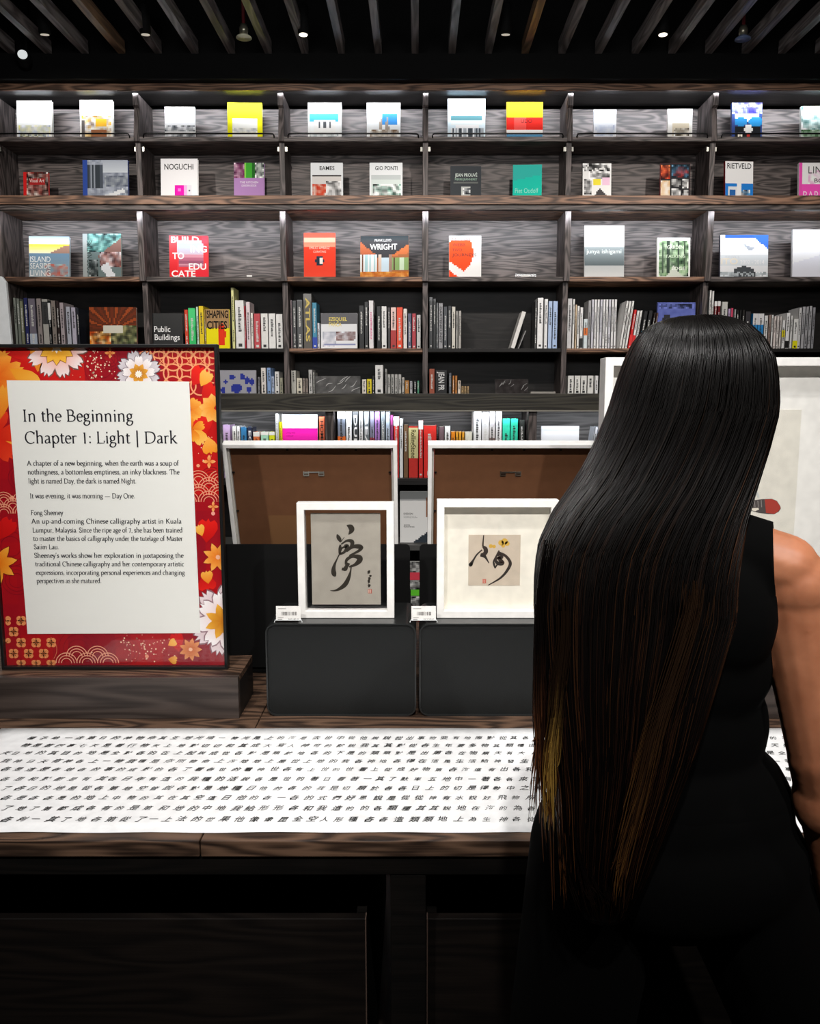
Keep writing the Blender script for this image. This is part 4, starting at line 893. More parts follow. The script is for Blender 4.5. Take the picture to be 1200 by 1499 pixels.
# big frame on the right
YG = px0.y+.03
A = atY(883, 640, YG); zt3 = atY(900, 523.5, YG).z; fh = zt3-PZ; xr = 1.16; cx3 = (A.x+xr)/2; wd = xr-A.x
r = empty('picture_frame', (cx3, YG, PZ+.0005))
frame_bars(r, wd, fh, .019, .057)
MB().box(-wd/2+.0195, wd/2-.0195, .004, .006, .0195, fh-.0195).build('glass_pane', GLASS, r)
MB().box(-wd/2+.0195, wd/2-.0195, .035, .039, .0195, fh-.0195).build('mat_board', mat('f2f0ea', .7), r)
def g3(x, y): p = atY(x, y, YG+.034); return p.x-cx3, p.z-PZ
a = g3(938, 905); b = g3(1173, 600)
MB().box(a[0], b[0], .0335, .0345, a[1], b[1]).build('art_paper', mat('e4e0d4', .9, spec=.1, bump=.4), r)
P = Print()
def crop7(x, y): return g3(1060+x/5.357, 500+y/5.357)
def leafpoly(pts, col, lay): P.poly([crop7(*p) for p in pts], col, lay)
leafpoly([(60,1290),(150,1275),(215,1248),(300,1236),(370,1234),(410,1250),(437,1290),(442,1310),(425,1335),(390,1355),(330,1352),(270,1345),(200,1325),(120,1300)], '4c4644', 1)
leafpoly([(315,1240),(370,1236),(408,1252),(435,1290),(438,1310),(420,1333),(390,1352),(325,1345)], 'a8382c', 2)
leafpoly([(190,1310),(265,1305),(270,1318),(240,1332),(205,1322)], 'e8e0d0', 2)
for k in range(5): leafpoly([(180+k*26,1262-k*4),(186+k*26,1260-k*4),(190+k*26,1300),(184+k*26,1300)], '8c8682', 2)
P.ribbon([(*crop7(230,1140), .002), (*crop7(250,1180), .005), (*crop7(270,1225), .004)], 'c8ccc8', 1)
P.build('ink_painting', r, attr_mat('ink', .6), y=.0333)
tag(r, 'large white picture frame with pale painting behind the woman', 'picture frame')
# price tags on clear holders
for k, (x, grp) in enumerate(((404, 'left'), (602, 'right'))):
    yy_ = yb0+.012; A = atY(x, 913, yy_); B = atY(x+36, 888, yy_); r = empty('price_tag', ((A.x+B.x)/2, yy_, zt1+.0005), (-.12, 0, 0)); hw = (B.x-A.x)/2; h = B.z-zt1
    MB().box(-hw, hw, 0, .001, .004, h).build('card', WHITE, r)
    MB().box(-hw-.001, hw+.001, -.0018, -.0008, .002, h+.001).build('acrylic_cover', GLASS, r)
    MB().tube([(-hw-.003, -.004, .0), (-hw-.002, -.003, .005), (hw+.002, -.003, .005), (hw+.003, -.004, 0)], .0012, 6).build('clip_rail', mat('d8dcdc', .2), r)
    MB().box(-hw*.5, hw*.5, .001, .02, 0, .002).build('foot', GLASS, r)
    P = Print(); rb = random.Random(k); v0 = h*.42; u = -hw*.55
    while u < hw*.6:
        wl = rb.choice([.0004, .0008, .0012]); P.rect(u, v0, u+wl, v0+h*.22, '3a3430', 1); u += wl+rb.choice([.0005, .0009, .0014])
    P.rect(-hw*.85, h*.82, -hw*.2, h*.86, '8c8884', 1); P.rect(-hw*.85, h*.28, -hw*.4, h*.31, '8c8884', 1); P.rect(-hw*.85, h*.16, -hw*.5, h*.2, '706c68', 1)
    P.text('RM 180.00' if k == 0 else 'RM 1,200.00', hw*.0, h*.13, hw*.85, h*.1, '4a4644', 1)
    P.build('barcode_print', r, attr_mat('ink', .6), y=-.0001)
    tag(r, f'small white barcode price tag on the corner of the {grp} black riser', 'price tag', 'price tags on the risers')
# white board at the far left behind the poster
A = atY(-60, 405, 2.6); B = atY(8, 407, 2.6)
r = empty('sign_board', ((A.x+B.x)/2, 2.6, TZ+.001)); hw = (B.x-A.x)/2; h = A.z-TZ
MB().prism_y([(-hw, .02), (hw+.03, .02), (hw+.0, h*.985), (hw-.012, h), (-hw, h)], 0, .012).build('panel', mat('f2f2f0', .35), r, bevel=.001)
MB().box(-hw, hw, -.03, .05, 0, .0195).build('foot', WHITE, r)
tag(r, 'white board standing at the far left behind the red poster', 'sign board')
# ------------------------------------------------------------------ poster
YPO = px0.y+.055
A = atY(2, 975, YPO); B = atY(333, 975, YPO); pt = atY(315, 504, YPO).z
pr = empty('poster_frame', ((A.x+B.x)/2, YPO, PZ+.0005)); pcx = pr.location.x; wd = B.x-A.x; ht = pt-PZ
frame_bars(pr, wd, ht, .0075, .022, 'frame', mat('121212', .35))
MB().box(-wd/2+.0078, wd/2-.0078, .012, .016, .0078, ht-.0078).build('backing_board', WHITE, pr)
MB().box(-wd/2+.0078, wd/2-.0078, .004, .0055, .0078, ht-.0078).build('glass_pane', GLASS, pr)
for s_ in (-1, 1): MB().prism_x([(.0225, .0), (.09, .0), (.0225, .3)], s_*wd*.3-.004, s_*wd*.3+.004).build('strut', BLACK, pr)
P = Print()
PY = YPO+.0115
def pu(x, y): p = atY(x, y, PY); return p.x-pcx, p.z-PZ
U = 1/1200*1.92   # metres per pixel here
x0_, x1_, z0_, z1_ = -wd/2+.0078, wd/2-.0078, .0078, ht-.0078
# background: crimson with darker zones (printed), 8x10 cells
RED = np.array([hexrgb('b01018'), hexrgb('8c0c20'), hexrgb('c81818'), hexrgb('98101c')])
bgarr = np.zeros((20, 14, 3))
for j in range(20):
    for i in range(14):
        t = .5+.5*math.sin(i*.9+j*.35)*math.cos(j*.5); bgarr[j, i] = RED[0]*(1-t)+RED[1]*t
        if i > 10 and 2 < j < 9: bgarr[j, i] = hexrgb('c01414')
        if i < 6 and j < 3: bgarr[j, i] = hexrgb('c81c18')
P.raster(bgarr, x0_, z0_, x1_, z1_, 0)
def clip_in(p): return (min(max(p[0], x0_), x1_), min(max(p[1], z0_), z1_))
def petal(cx, cy, a, l, w_, c0, c1, lay, tip='notch'):
    P.n += 1
    a = math.radians(a); ca, sa = math.cos(a), math.sin(a)
    prof = [(0, 0), (.3, .32), (.6, .5), (.82, .46), (.95, .3), (.86, .1), (1, 0), (.86, -.1), (.95, -.3), (.82, -.46), (.6, -.5), (.3, -.32)] if tip == 'notch' else \
           [(0, 0), (.25, .35), (.5, .5), (.75, .34), (1, 0), (.75, -.34), (.5, -.5), (.25, -.35)]
    pts = []; cols = []
    for u, v in prof:
        x = cx+(u*l*ca-v*w_*sa); y = cy-(u*l*sa+v*w_*ca)
        pts.append(clip_in(pu(x, y))); cols.append(mix(c0, c1, min(1, u**1.3)))
    m_ = clip_in(pu(cx+.55*l*ca, cy-.55*l*sa)); mc = mix(c0, c1, .55)
    for i in range(len(pts)): P.poly([m_, pts[i], pts[(i+1) % len(pts)]], [mc, cols[i], cols[(i+1) % len(pts)]], lay)
def flower(cx, cy, r_, n, w_, c0, c1, lay, a0=0, tip='notch', span=360, edge=None):
    for k in range(n):
        if edge: petal(cx, cy, a0+span*k/n, r_*1.04, w_*1.16, edge, edge, lay-.45, tip)
        petal(cx, cy, a0+span*k/n, r_, w_, c0, c1, lay, tip)
def pdisc(x, y, r_, col, lay):
    c = pu(x, y)
    if x0_ < c[0]-r_*U and c[0]+r_*U < x1_ and z0_ < c[1]-r_*U and c[1]+r_*U < z1_: P.disc(c[0], c[1], r_*U, col, lay, 10)
def parc(x, y, r_, w_, col, lay, a0, a1):
    c = pu(x, y); n = max(5, int(abs(a1-a0)/15)); pts = []
    for k in range(n+1):
        a = math.radians(a0+(a1-a0)*k/n); p = (c[0]+r_*U*math.cos(a), c[1]+r_*U*math.sin(a))
        if x0_ < p[0] < x1_ and z0_ < p[1] < z1_: pts.append((*p, w_*U))
        else:
            if len(pts) > 1: P.ribbon(pts, col, lay, 0)
            pts = []
    if len(pts) > 1: P.ribbon(pts, col, lay, 0)
def star4(x, y, r_, col, lay):
    for a in (0, 90, 180, 270): petal(x, y, a, r_, r_*.55, 'e88038', col, lay, 'pt')
def waves(cx, cy, cols_, rows_, r_, col, lay, full=False):
    for j in range(rows_):
        for i in range(cols_-j if not full else cols_):
            x = cx+(i-(cols_-1-(j if not full else 0))/2)*r_*1.9+(r_*.95*(j % 2) if full else 0); y = cy-j*r_*.62
            P.disc(*clip_in(pu(x, y)), 0.0001, col, lay)
            for q in (1, .74, .48): parc(x, y, r_*q, 1.3, col, lay, 0, 180)
# faint dark circles
for (x, y, r_) in ((150, 540, 26), (160, 525, 16), (30, 700, 18), (24, 850, 22), (115, 950, 30), (180, 955, 24), (310, 700, 16), (16, 800, 30)):
    for q in (1, .75, .5): parc(x, y, r_*q, .7, '7c0a1c', 1, 0, 360)
# circle lattice top right
for j in range(4):
    for i in range(7):
        cx_ = 193+i*20+(0 if j % 2 == 0 else 0); cy_ = 511+j*18
        if cx_ < 205 or (j == 3 and i < 3): continue
        parc(cx_, cy_, 13.5, 2.1, 'f0a070', 1.2, 0, 360)
for i in range(5): parc(226+i*20, 520, 13.5, 1.2, 'e89060', 1.1, 0, 360)
# big orange/red petals top left
flower(-6, 553, 44, 7, 26, 'e86010', 'f8b040', 1.6, 20, 'notch')
petal(30, 560, 60, 62, 40, 'c01010', 'e02818', 1.5); petal(45, 565, 25, 45, 36, 'b80c14', 'd82018', 1.5); petal(55, 545, 80, 50, 34, 'e88828', 'f0a030', 1.7)
petal(10, 520, 10, 50, 28, 'c81414', 'e03020', 1.6); petal(14, 540, -30, 50, 26, 'f09820', 'f8b848', 1.8)
flower(-10, 640, 44, 6, 26, 'd02010', 'e84020', 1.6, 12); petal(-4, 620, 75, 60, 22, 'e87818', 'f4a838', 1.8)
petal(-8, 648, -4, 36, 18, 'f08018', 'f8b040', 1.9, 'pt')
# white upside-down flower
flower(83, 508, 47, 6, 20, 'f09888', 'f8f2f0', 2.4, 172, 'notch', 225, '7c5850'); flower(83, 508, 27, 7, 13, 'f0a020', 'f8c048', 3.2, 180, 'pt', 210, '905010'); flower(83, 508, 10, 8, 4, 'fff4e0', 'fff8f0', 3.6, 0, 'pt')
# daisy
flower(203, 545, 33, 8, 17, 'a89ca4', 'e4dee2', 2.6, 18, 'notch', 360, '6c5c64'); flower(203, 545, 25, 8, 12, 'e0c8c4', 'fcfafa', 3.2, 0, 'notch', 360, '94848c'); flower(203, 547, 15, 8, 9, 'b87020', 'f0b040', 3.8, 20, 'pt'); flower(203, 548, 6, 10, 2.5, 'f4ecd0', 'ffffff', 4.3, 0, 'pt')
star4(161, 517, 8, 'f8b068', 1.6)
rs = random.Random(11)
for k in range(70): pdisc(115+rs.gauss(22, 16), 505+rs.random()**.7*50, rs.choice([.6, .8, 1.2]), 'f4d8b8', 1.4)
for k in range(26): pdisc(298+rs.gauss(5, 7), 655+rs.gauss(2, 10), rs.choice([.6, .9]), 'f4d8b8', 1.4)
for k in range(80): pdisc(208+rs.gauss(8, 20), 946+rs.gauss(0, 12), rs.choice([.6, .8, 1.2]), 'f4d8b8', 1.4)
# right column
petal(282, 565, 60, 32, 26, 'd01818', 'f02818', 1.6); petal(296, 590, 50, 34, 30, 'c01414', 'e82818', 1.6); petal(294, 566, 62, 26, 20, 'f0a030', 'f8c060', 1.8)
flower(280, 600, 18, 3, 18, 'e88020', 'f8b850', 1.9, -60, 'notch', 180)
flower(313, 598, 22, 6, 15, 'f09028', 'f8c068', 2.1, 100, 'pt', 220); petal(300, 640, 100, 40, 34, 'c81010', 'f03020', 1.7); petal(284, 625, -60, 30, 20, 'f0a030', 'f8c060', 1.8)
petal(305, 640, -80, 26, 24, 'f8b050', 'f09020', 1.9); flower(281, 628, 20, 4, 14, 'e07010', 'f8b040', 1.9, 200)
star4(306, 676, 10, 'f8b878', 1.8); pdisc(290, 682, 2.6, 'f0a078', 1.6); star4(312, 742, 8, 'f8b878', 1.8)
waves(306, 735, 3, 4, 16, 'e89878', 1.7, True)
pdisc(312, 752, 3, 'f0a090', 1.6)
petal(302, 795, 85, 36, 30, 'c01010', 'e82018', 1.6); petal(296, 785, 110, 18, 15, 'f0a030', 'f8c060', 1.9); petal(300, 840, -80, 26, 28, 'c01010', 'e02018', 1.6)
flower(318, 816, 22, 8, 10, 'e87820', 'f8b858', 2.2, 22, 'pt', 360, '781010'); pdisc(319, 816, 3.5, 'f4b898', 2.8); petal(305, 855, 100, 20, 18, 'e88020', 'f8b850', 1.9)
flower(330, 908, 53, 5, 24, 'c898a0', 'f0e6e8', 2.6, 88, 'notch', 210, '8c646c'); flower(330, 908, 44, 5, 22, 'e8c4c4', 'ffffff', 3.1, 104, 'notch', 216, '9c7c84'); flower(326, 910, 27, 7, 13, 'c87810', 'f4b840', 3.8, 60, 'pt', 330)
flower(279, 951, 17, 9, 8, 'c86030', 'e8a060', 2.2, 0, 'pt'); pdisc(279, 951, 3, 'f4c0a0', 2.8)
petal(262, 955, 100, 30, 20, 'c01018', 'd81c18', 1.6); petal(246, 945, 30, 14, 12, 'f0a030', 'f8c060', 1.8); petal(246, 965, -10, 14, 12, 'e08828', 'f8b850', 1.8)
pdisc(215, 961, 3, 'f0a080', 1.7)
# left column
flower(-4, 825, 30, 8, 13, 'e87810', 'f8b040', 2.2, 10, 'pt', 360, '701010'); petal(0, 790, 60, 36, 26, 'c01010', 'd81818', 1.6)
waves(6, 752, 3, 3, 14, 'e89878', 1.7, True)
pdisc(18, 729, 3.2, 'f0a080', 1.7)
for j in range(5):
    for i in range(4):
        x = 9+i*22+(11 if j % 2 else 0); y = 909+j*16-(24 if False else 0)
        if x > 80 or (j < 2 and x > 38): continue
        for dx, dy in ((3, 3), (-3, 3), (3, -3), (-3, -3)): pdisc(x+dx, y+dy, 4.2, 'e89058', 1.5)
        P.ribbon([(*pu(x-3, y-3), .0014), (*pu(x+3, y+3), .0014)], '803018', 1.8, 0); P.ribbon([(*pu(x-3, y+3), .0014), (*pu(x+3, y-3), .0014)], '803018', 1.8, 0)
waves(128, 971, 3, 2, 16, 'f0a888', 1.7)
parc(60, 950, 24, 1, 'd07050', 1.3, -40, 50)
# white panel
a = pu(10, 557); b = pu(277, 559); c_ = pu(293.5, 927); d_ = pu(40.5, 928)
P.poly([d_, c_, b, a], 'eeeee8', 4.8)
# --- serif lettering made of pen strokes
O = lambda cx, cy, rx, ry, a0, a1, n=9: [(cx+rx*math.cos(math.radians(a0+(a1-a0)*k/n)), cy+ry*math.sin(math.radians(a0+(a1-a0)*k/n))) for k in range(n+1)]
X, AS, CA, DE = .42, .72, .64, -.24
def st(x, y0, y1): return [(x, y0), (x, y1)]
def sf(x, y, l=.055, r_=.055): return [(x-l, y), (x+r_, y)]
def flag(x, y): return [(x-.06, y-.05), (x, y)]
GL = {
 'a': (.40, [O(.17,.32,.12,.1,150,20,5)+[(.29,.1),(.31,.02),(.37,.03)], [(.29,.25),(.14,.2),(.06,.12),(.09,.01),(.2,.02),(.29,.1)]]),
 'b': (.48, [st(.1,.03,AS), flag(.1,AS), O(.25,.21,.16,.22,150,-150,12)]),
 'c': (.38, [O(.21,.21,.16,.215,50,310,12)]),
 'd': (.49, [O(.22,.21,.16,.22,30,330,12), st(.38,AS,.02), flag(.38,AS), [(.38,.01),(.45,.03)]]),
 'e': (.38, [O(.2,.21,.15,.215,5,315,12), [(.05,.24),(.35,.24)]]),
 'f': (.28, [O(.21,.58,.1,.13,50,180,5)+[(.11,0)], [(.02,X),(.24,X)], sf(.11,0)]),
 'g': (.43, [O(.19,.28,.12,.14,0,360,12), [(.27,.38),(.38,.42)], [(.12,.17),(.07,.08),(.2,.03),(.33,.01),(.36,-.08),(.28,-.2),(.14,-.22),(.04,-.15),(.06,-.05),(.14,.03)]]),
 'h': (.5, [st(.1,0,AS), flag(.1,AS), sf(.1,0), [(.1,.33),(.2,.42),(.3,.42),(.37,.34),(.37,0)], sf(.37,0)]),
 'i': (.24, [st(.12,0,X), flag(.12,X), sf(.12,0), [(.08,.6),(.16,.6)]]),
 'j': (.22, [[(.13,X),(.13,-.12),(.07,-.22),(-.02,-.24)], flag(.13,X), [(.115,.6),(.145,.6)]]),
 'k': (.46, [st(.1,0,AS), flag(.1,AS), sf(.1,0), [(.35,X),(.12,.2)], [(.18,.25),(.36,.02),(.45,0)], sf(.34,X)]),
 'l': (.23, [st(.11,0,AS), flag(.11,AS), sf(.11,0)]),
 'm': (.76, [st(.1,0,X), flag(.1,X), sf(.1,0), [(.1,.33),(.2,.42),(.29,.42),(.36,.34),(.36,0)], sf(.36,0), [(.36,.33),(.46,.42),(.55,.42),(.62,.34),(.62,0)], sf(.62,0)]),
 'n': (.5, [st(.1,0,X), flag(.1,X), sf(.1,0), [(.1,.33),(.2,.42),(.3,.42),(.37,.34),(.37,0)], sf(.37,0)]),
 'o': (.46, [O(.23,.21,.18,.22,90,450,16)]),
 'p': (.49, [st(.1,DE,X), flag(.1,X), sf(.1,DE), O(.26,.21,.16,.22,150,-150,12)]),
 'r': (.33, [st(.1,0,X), flag(.1,X), sf(.1,0), [(.1,.31),(.2,.42),(.3,.4)]]),
 's': (.33, [[(.27,.34),(.2,.42),(.1,.4),(.07,.32),(.14,.24),(.24,.18),(.27,.09),(.2,0),(.1,0),(.05,.09)]]),
 't': (.29, [[(.12,.55),(.12,.08),(.17,.0),(.27,.04)], [(.03,X),(.26,X)]]),
 'u': (.5, [[(.1,X),(.1,.1),(.17,.0),(.27,.02),(.37,.1)], flag(.1,X), st(.37,X,.0), flag(.37,X), [(.37,.0),(.45,.03)]]),
 'v': (.44, [[(.05,X),(.21,0),(.38,X)], sf(.06,X), sf(.37,X)]),
 'w': (.64, [[(.05,X),(.19,0),(.32,X),(.46,0),(.6,X)], sf(.06,X), sf(.32,X), sf(.59,X)]),
 'x': (.42, [[(.06,X),(.36,0)], [(.35,X),(.06,0)], sf(.06,X), sf(.36,X), sf(.06,0), sf(.36,0)]),
 'y': (.42, [[(.05,X),(.21,.02)], [(.37,X),(.2,0),(.12,-.2),(.03,-.23)], sf(.06,X), sf(.37,X)]),
 'A': (.66, [[(.06,0),(.31,CA+.02)], [(.31,CA+.02),(.58,0)], [(.16,.23),(.48,.23)], sf(.06,0), sf(.58,0)]),
 'B': (.58, [st(.13,0,CA), sf(.1,0), sf(.1,CA), [(.13,CA),(.32,CA),(.42,.52),(.38,.38),(.28,.34),(.13,.34)], [(.28,.34),(.46,.28),(.5,.14),(.4,.02),(.26,0),(.13,0)]]),
 'C': (.64, [O(.36,.32,.29,.34,48,312,14), [(.56,.5),(.57,.62)]]),
 'D': (.72, [st(.13,0,CA), sf(.1,0), sf(.1,CA), [(.13,CA),(.34,CA),(.55,.56),(.63,.34),(.56,.12),(.36,0),(.13,0)]]),
 'F': (.5, [st(.13,0,CA), sf(.13,0), sf(.1,CA), [(.13,CA),(.45,CA),(.45,.55)], [(.13,.34),(.37,.34)]]),
 'I': (.32, [st(.16,0,CA), sf(.16,0,.08,.08), sf(.16,CA,.08,.08)]),
 'K': (.62, [st(.13,0,CA), sf(.13,0), sf(.13,CA), [(.5,CA),(.15,.32)], [(.24,.38),(.5,.04),(.6,0)], sf(.5,CA)]),
 'L': (.52, [st(.13,0,CA), sf(.13,CA), sf(.1,0), [(.13,0),(.45,0),(.48,.14)]]),
 'M': (.84, [[(.13,0),(.15,CA),(.42,.05),(.68,CA),(.72,0)], sf(.13,0), sf(.72,0), sf(.12,CA), sf(.7,CA)]),
 'N': (.72, [[(.13,0),(.13,CA),(.58,0),(.58,CA)], sf(.13,0), sf(.12,CA), sf(.58,CA)]),
 'O': (.72, [O(.36,.32,.3,.34,90,450,18)]),
 'S': (.46, [[(.38,.5),(.3,.65),(.15,.65),(.08,.52),(.14,.4),(.3,.3),(.4,.16),(.33,0),(.16,-.01),(.06,.15)]]),
 'T': (.6, [st(.3,0,CA), sf(.3,0), [(.04,.52),(.06,CA),(.54,CA),(.56,.52)]]),
 '1': (.38, [st(.2,0,.6), flag(.2,.6), sf(.2,0)]), '7': (.42, [[(.05,.56),(.38,.56),(.15,-.05)]]),
 ':': (.22, [[(.07,.04),(.16,.04)], [(.07,.36),(.16,.36)]]), '.': (.2, [[(.06,.04),(.14,.04)]]), ',': (.2, [[(.1,.04),(.1,.0),(.06,-.09)]]),
 '-': (.28, [[(.05,.2),(.22,.2)]]), '|': (.3, [st(.15,DE,AS)]), "'": (.16, [[(.08,.68),(.06,.56)]]), '\u2014': (.9, [[(.05,.22),(.85,.22)]]), ' ': (.24, []),
}
def serif(t, xpx, ypx, x2px, h, col='181820', wt=.09, thin=.04):
    p0 = pu(xpx, ypx); p1 = pu(x2px, ypx); sp_ = sum(GL[c][0] for c in t)
    s = h; extra = ((p1[0]-p0[0])-sp_*s)/max(1, len(t)-1)
    if extra < 0 or extra > .1*s: s = (p1[0]-p0[0])/sp_*(1 if extra < 0 else .97); extra = ((p1[0]-p0[0])-sp_*s)/max(1, len(t)-1)
    x = p0[0]; sy = h
    for c in t:
        for stq in GL[c][1]:
            q = smooth_pts([(p[0], p[1]) for p in stq], 3) if len(stq) > 3 else stq
            pts = []
            for i, p in enumerate(q):
                a_ = q[max(i-1, 0)]; b_ = q[min(i+1, len(q)-1)]; th = math.atan2(b_[1]-a_[1], b_[0]-a_[0])
                wq = thin+(wt-thin)*abs(math.sin(th-math.radians(18)))
                if c in '.:' or (c in 'ij' and p[1] > .55): wq = .09
                pts.append((x+p[0]*s, p0[1]+p[1]*sy, wq*s))
            P.ribbon(pts, col, 6, 0)
        x += GL[c][0]*s+extra
em = U*25.5
serif('In the Beginning', 33, 617, 196, em); serif('Chapter 1: Light | Dark', 36.5, 649, 260, em)
e2 = U*10.6; K_ = dict(col='2a2a30', wt=.12, thin=.055)
for t, x, y, x2 in (('A chapter of a new beginning, when the earth was a soup of', 40, 681.7, 262), ('nothingness, a bottomless emptiness, an inky blackness. The', 41, 694.5, 263), ('light is named Day, the dark is named Night.', 42, 707.8, 200),
    ('It was evening, it was morning \u2014 Day One.', 44, 729.5, 198), ('Fong Sheeney', 45.5, 754, 93), ('An up-and-coming Chinese calligraphy artist in Kuala', 46.5, 766.5, 266), ('Lumpur, Malaysia. Since the ripe age of 7, she has been trained', 48, 779.5, 267.5),
    ('to master the basics of calligraphy under the tutelage of Master', 49, 791.8, 268), ('Saiim Lau.', 50, 804, 87), ("Sheeney's works show her exploration in juxtaposing the", 50.5, 816.5, 269), ('traditional Chinese calligraphy and her contemporary artistic', 52, 829, 270),
    ('expressions, incorporating personal experiences and changing', 53, 841.5, 271), ('perspectives as she matured.', 54, 853.5, 149)):
    serif(t, x, y, x2, e2, **K_)
P.build('printed_poster', pr, attr_mat('poster print', .35, .15), y=.0117, step=.00025)
tag(pr, 'black-framed red floral poster with white text panel standing on the left plinth', 'poster')
# ------------------------------------------------------------------ ceiling fittings
def track_spot(x, y, z, lab, pitch=0, yaw=0, lit=False, l=.14, r_=.03):
    r = empty('track_spotlight', (x, y, z)); 
    MB().lathe([(r_*.8, 0), (r_, .004), (r_, l), (r_*.7, l+.01)], (0, 0, 0), 18).build('housing', MATTE, r, True).rotation_euler = (pitch, 0, yaw)
    MB().lathe([(r_*.75, -.003), (r_*.75, .0)], (0, 0, 0), 18).build('lens', emit('fff4e0', 3 if lit else .4), r).rotation_euler = (pitch, 0, yaw)
    MB().box(-.006, .006, -.006, .006, l*.9, 4.2-z-.04).build('stem', MATTE, r); MB().box(-.045, .045, -.016, .016, 4.2-z-.04, 4.2-z).build('mount', mat('5a5a5a', .5), r)
    tag(r, lab, 'spotlight', 'track spotlights above the slats')
for px_, py_, lab, a_, l_ in ((444, 55, 'black track spotlight with lit lens near the third bay', 0, True), (970, 56, 'black track spotlight with lit lens near the fifth bay', 0, True), (740, 52, 'dark track spotlight near the fourth bay', .2, False), (66, 58, 'dark track spotlight at upper left', .2, False), (213, 52, 'dark track spotlight near the second bay', .15, False)):
    p = atY(px_, py_, 4.75); track_spot(p.x, p.y, max(p.z, 3.45), lab, a_, 0, l_)
p = atY(33, 80, 4.95); r = empty('track_spotlight', p)
MB().lathe([(.03, 0), (.038, .005), (.038, .1), (.02, .11)], (0, 0, 0), 20).build('housing', MATTE, r, True).rotation_euler = (math.radians(-100), 0, .3)
MB().lathe([(.026, -.004), (.026, .001)], (0, 0, 0), 20).build('lens', emit('d8dcdc', .8), r).rotation_euler = (math.radians(-100), 0, .3)
MB().box(-.005, .005, .05, .06, .0, 4.2-p.z).build('stem', MATTE, r)
tag(r, 'round track spotlight facing the room at upper left corner', 'spotlight')
for px_, py_, lab, cc in ((357, 56, 'sprinkler-like red-necked lamp with pale reflector near the second bay', 'd8d4b8'), (1087, 58, 'red-necked lamp with bluish reflector at upper right', '5a6888')):
    p = atY(px_, py_, 4.735); r = empty('ceiling_lamp', p)
    MB().lathe([(.042, 0), (.04, .006), (.02, .02)], (0, 0, 0), 22).build('reflector', mat(cc, .3), r, True)
    MB().lathe([(.022, .02), (.024, .05), (.016, .07)], (0, 0, 0), 18).build('socket', mat('8c8878', .3, .8), r, True)
    MB().lathe([(.009, .07), (.009, 4.2-p.z)], (0, 0, 0), 10).build('stem', mat('5c1018', .5), r, True)
    tag(r, lab, 'ceiling lamp')
# ------------------------------------------------------------------ the woman at the table
def capsule(m, a, b, ra, rb, seg=14, rings=5):
    a = Vector(a); b = Vector(b); d = (b-a); L = d.length; q = Vector((0, 0, 1)).rotation_difference(d.normalized() if L > 1e-6 else Vector((0, 0, 1)))
    prof = []
    for k in range(rings+1):
        t = -math.pi/2+math.pi/2*k/rings; prof.append((max(ra*math.cos(t), 1e-5), ra*math.sin(t)))
    for k in range(rings+1):
        t = math.pi/2*k/rings; prof.append((max(rb*math.cos(t), 1e-5), L+rb*math.sin(t)))
    vs = []
    for r, z in prof:
        for k in range(seg):
            th = 2*math.pi*k/seg; vs.append(a+q@Vector((r*math.cos(th), r*math.sin(th), z)))
    n = len(prof)
    m.add(vs, [(i*seg+k, i*seg+(k+1) % seg, (i+1)*seg+(k+1) % seg, (i+1)*seg+k) for i in range(n-1) for k in range(seg)]+[tuple(range(seg-1, -1, -1)), tuple(range((n-1)*seg, n*seg))])
def ell(m, c, r, M=None, seg=20, rings=12):
    c = Vector(c); vs = []; M = M or Matrix.Identity(3)
    for i in range(rings+1):
        t = -math.pi/2+math.pi*i/rings; cr = max(math.cos(t), 1e-3)
        for k in range(seg):
            th = 2*math.pi*k/seg; vs.append(c+M@Vector((r[0]*cr*math.cos(th), r[1]*cr*math.sin(th), r[2]*math.sin(t))))
    m.add(vs, [(i*seg+k, i*seg+(k+1) % seg, (i+1)*seg+(k+1) % seg, (i+1)*seg+k) for i in range(rings) for k in range(seg)]+[tuple(range(seg-1, -1, -1)), tuple(range(rings*seg, (rings+1)*seg))])
def fuse(m, voxel, smooth=4, bis=()):
    me = bpy.data.meshes.new('t'); me.from_pydata(m.v, [], m.f)
    o = bpy.data.objects.new('t', me); C.objects.link(o)
    r = o.modifiers.new('r', 'REMESH'); r.mode = 'VOXEL'; r.voxel_size = voxel
    s = o.modifiers.new('s', 'SMOOTH'); s.iterations = smooth; s.factor = .6
    out = bpy.data.meshes.new_from_object(o.evaluated_get(bpy.context.evaluated_depsgraph_get()))
    bpy.data.objects.remove(o)
    if bis:
        bm = bmesh.new(); bm.from_mesh(out)
        for co, no in bis:
            zlim = 1.12 if abs(no[2]) < .5 else -9      # armhole cuts act on the upper torso only
            fs_ = [f for f in bm.faces if f.calc_center_median().z > zlim]; es_ = {e for f in fs_ for e in f.edges}; vs_ = {v for f in fs_ for v in f.verts}
            bmesh.ops.bisect_plane(bm, geom=list(vs_)+list(es_)+fs_, plane_co=co, plane_no=no, clear_outer=True)
        bm.to_mesh(out); bm.free()
    out.polygons.foreach_set('use_smooth', [True]*len(out.polygons))
    return out
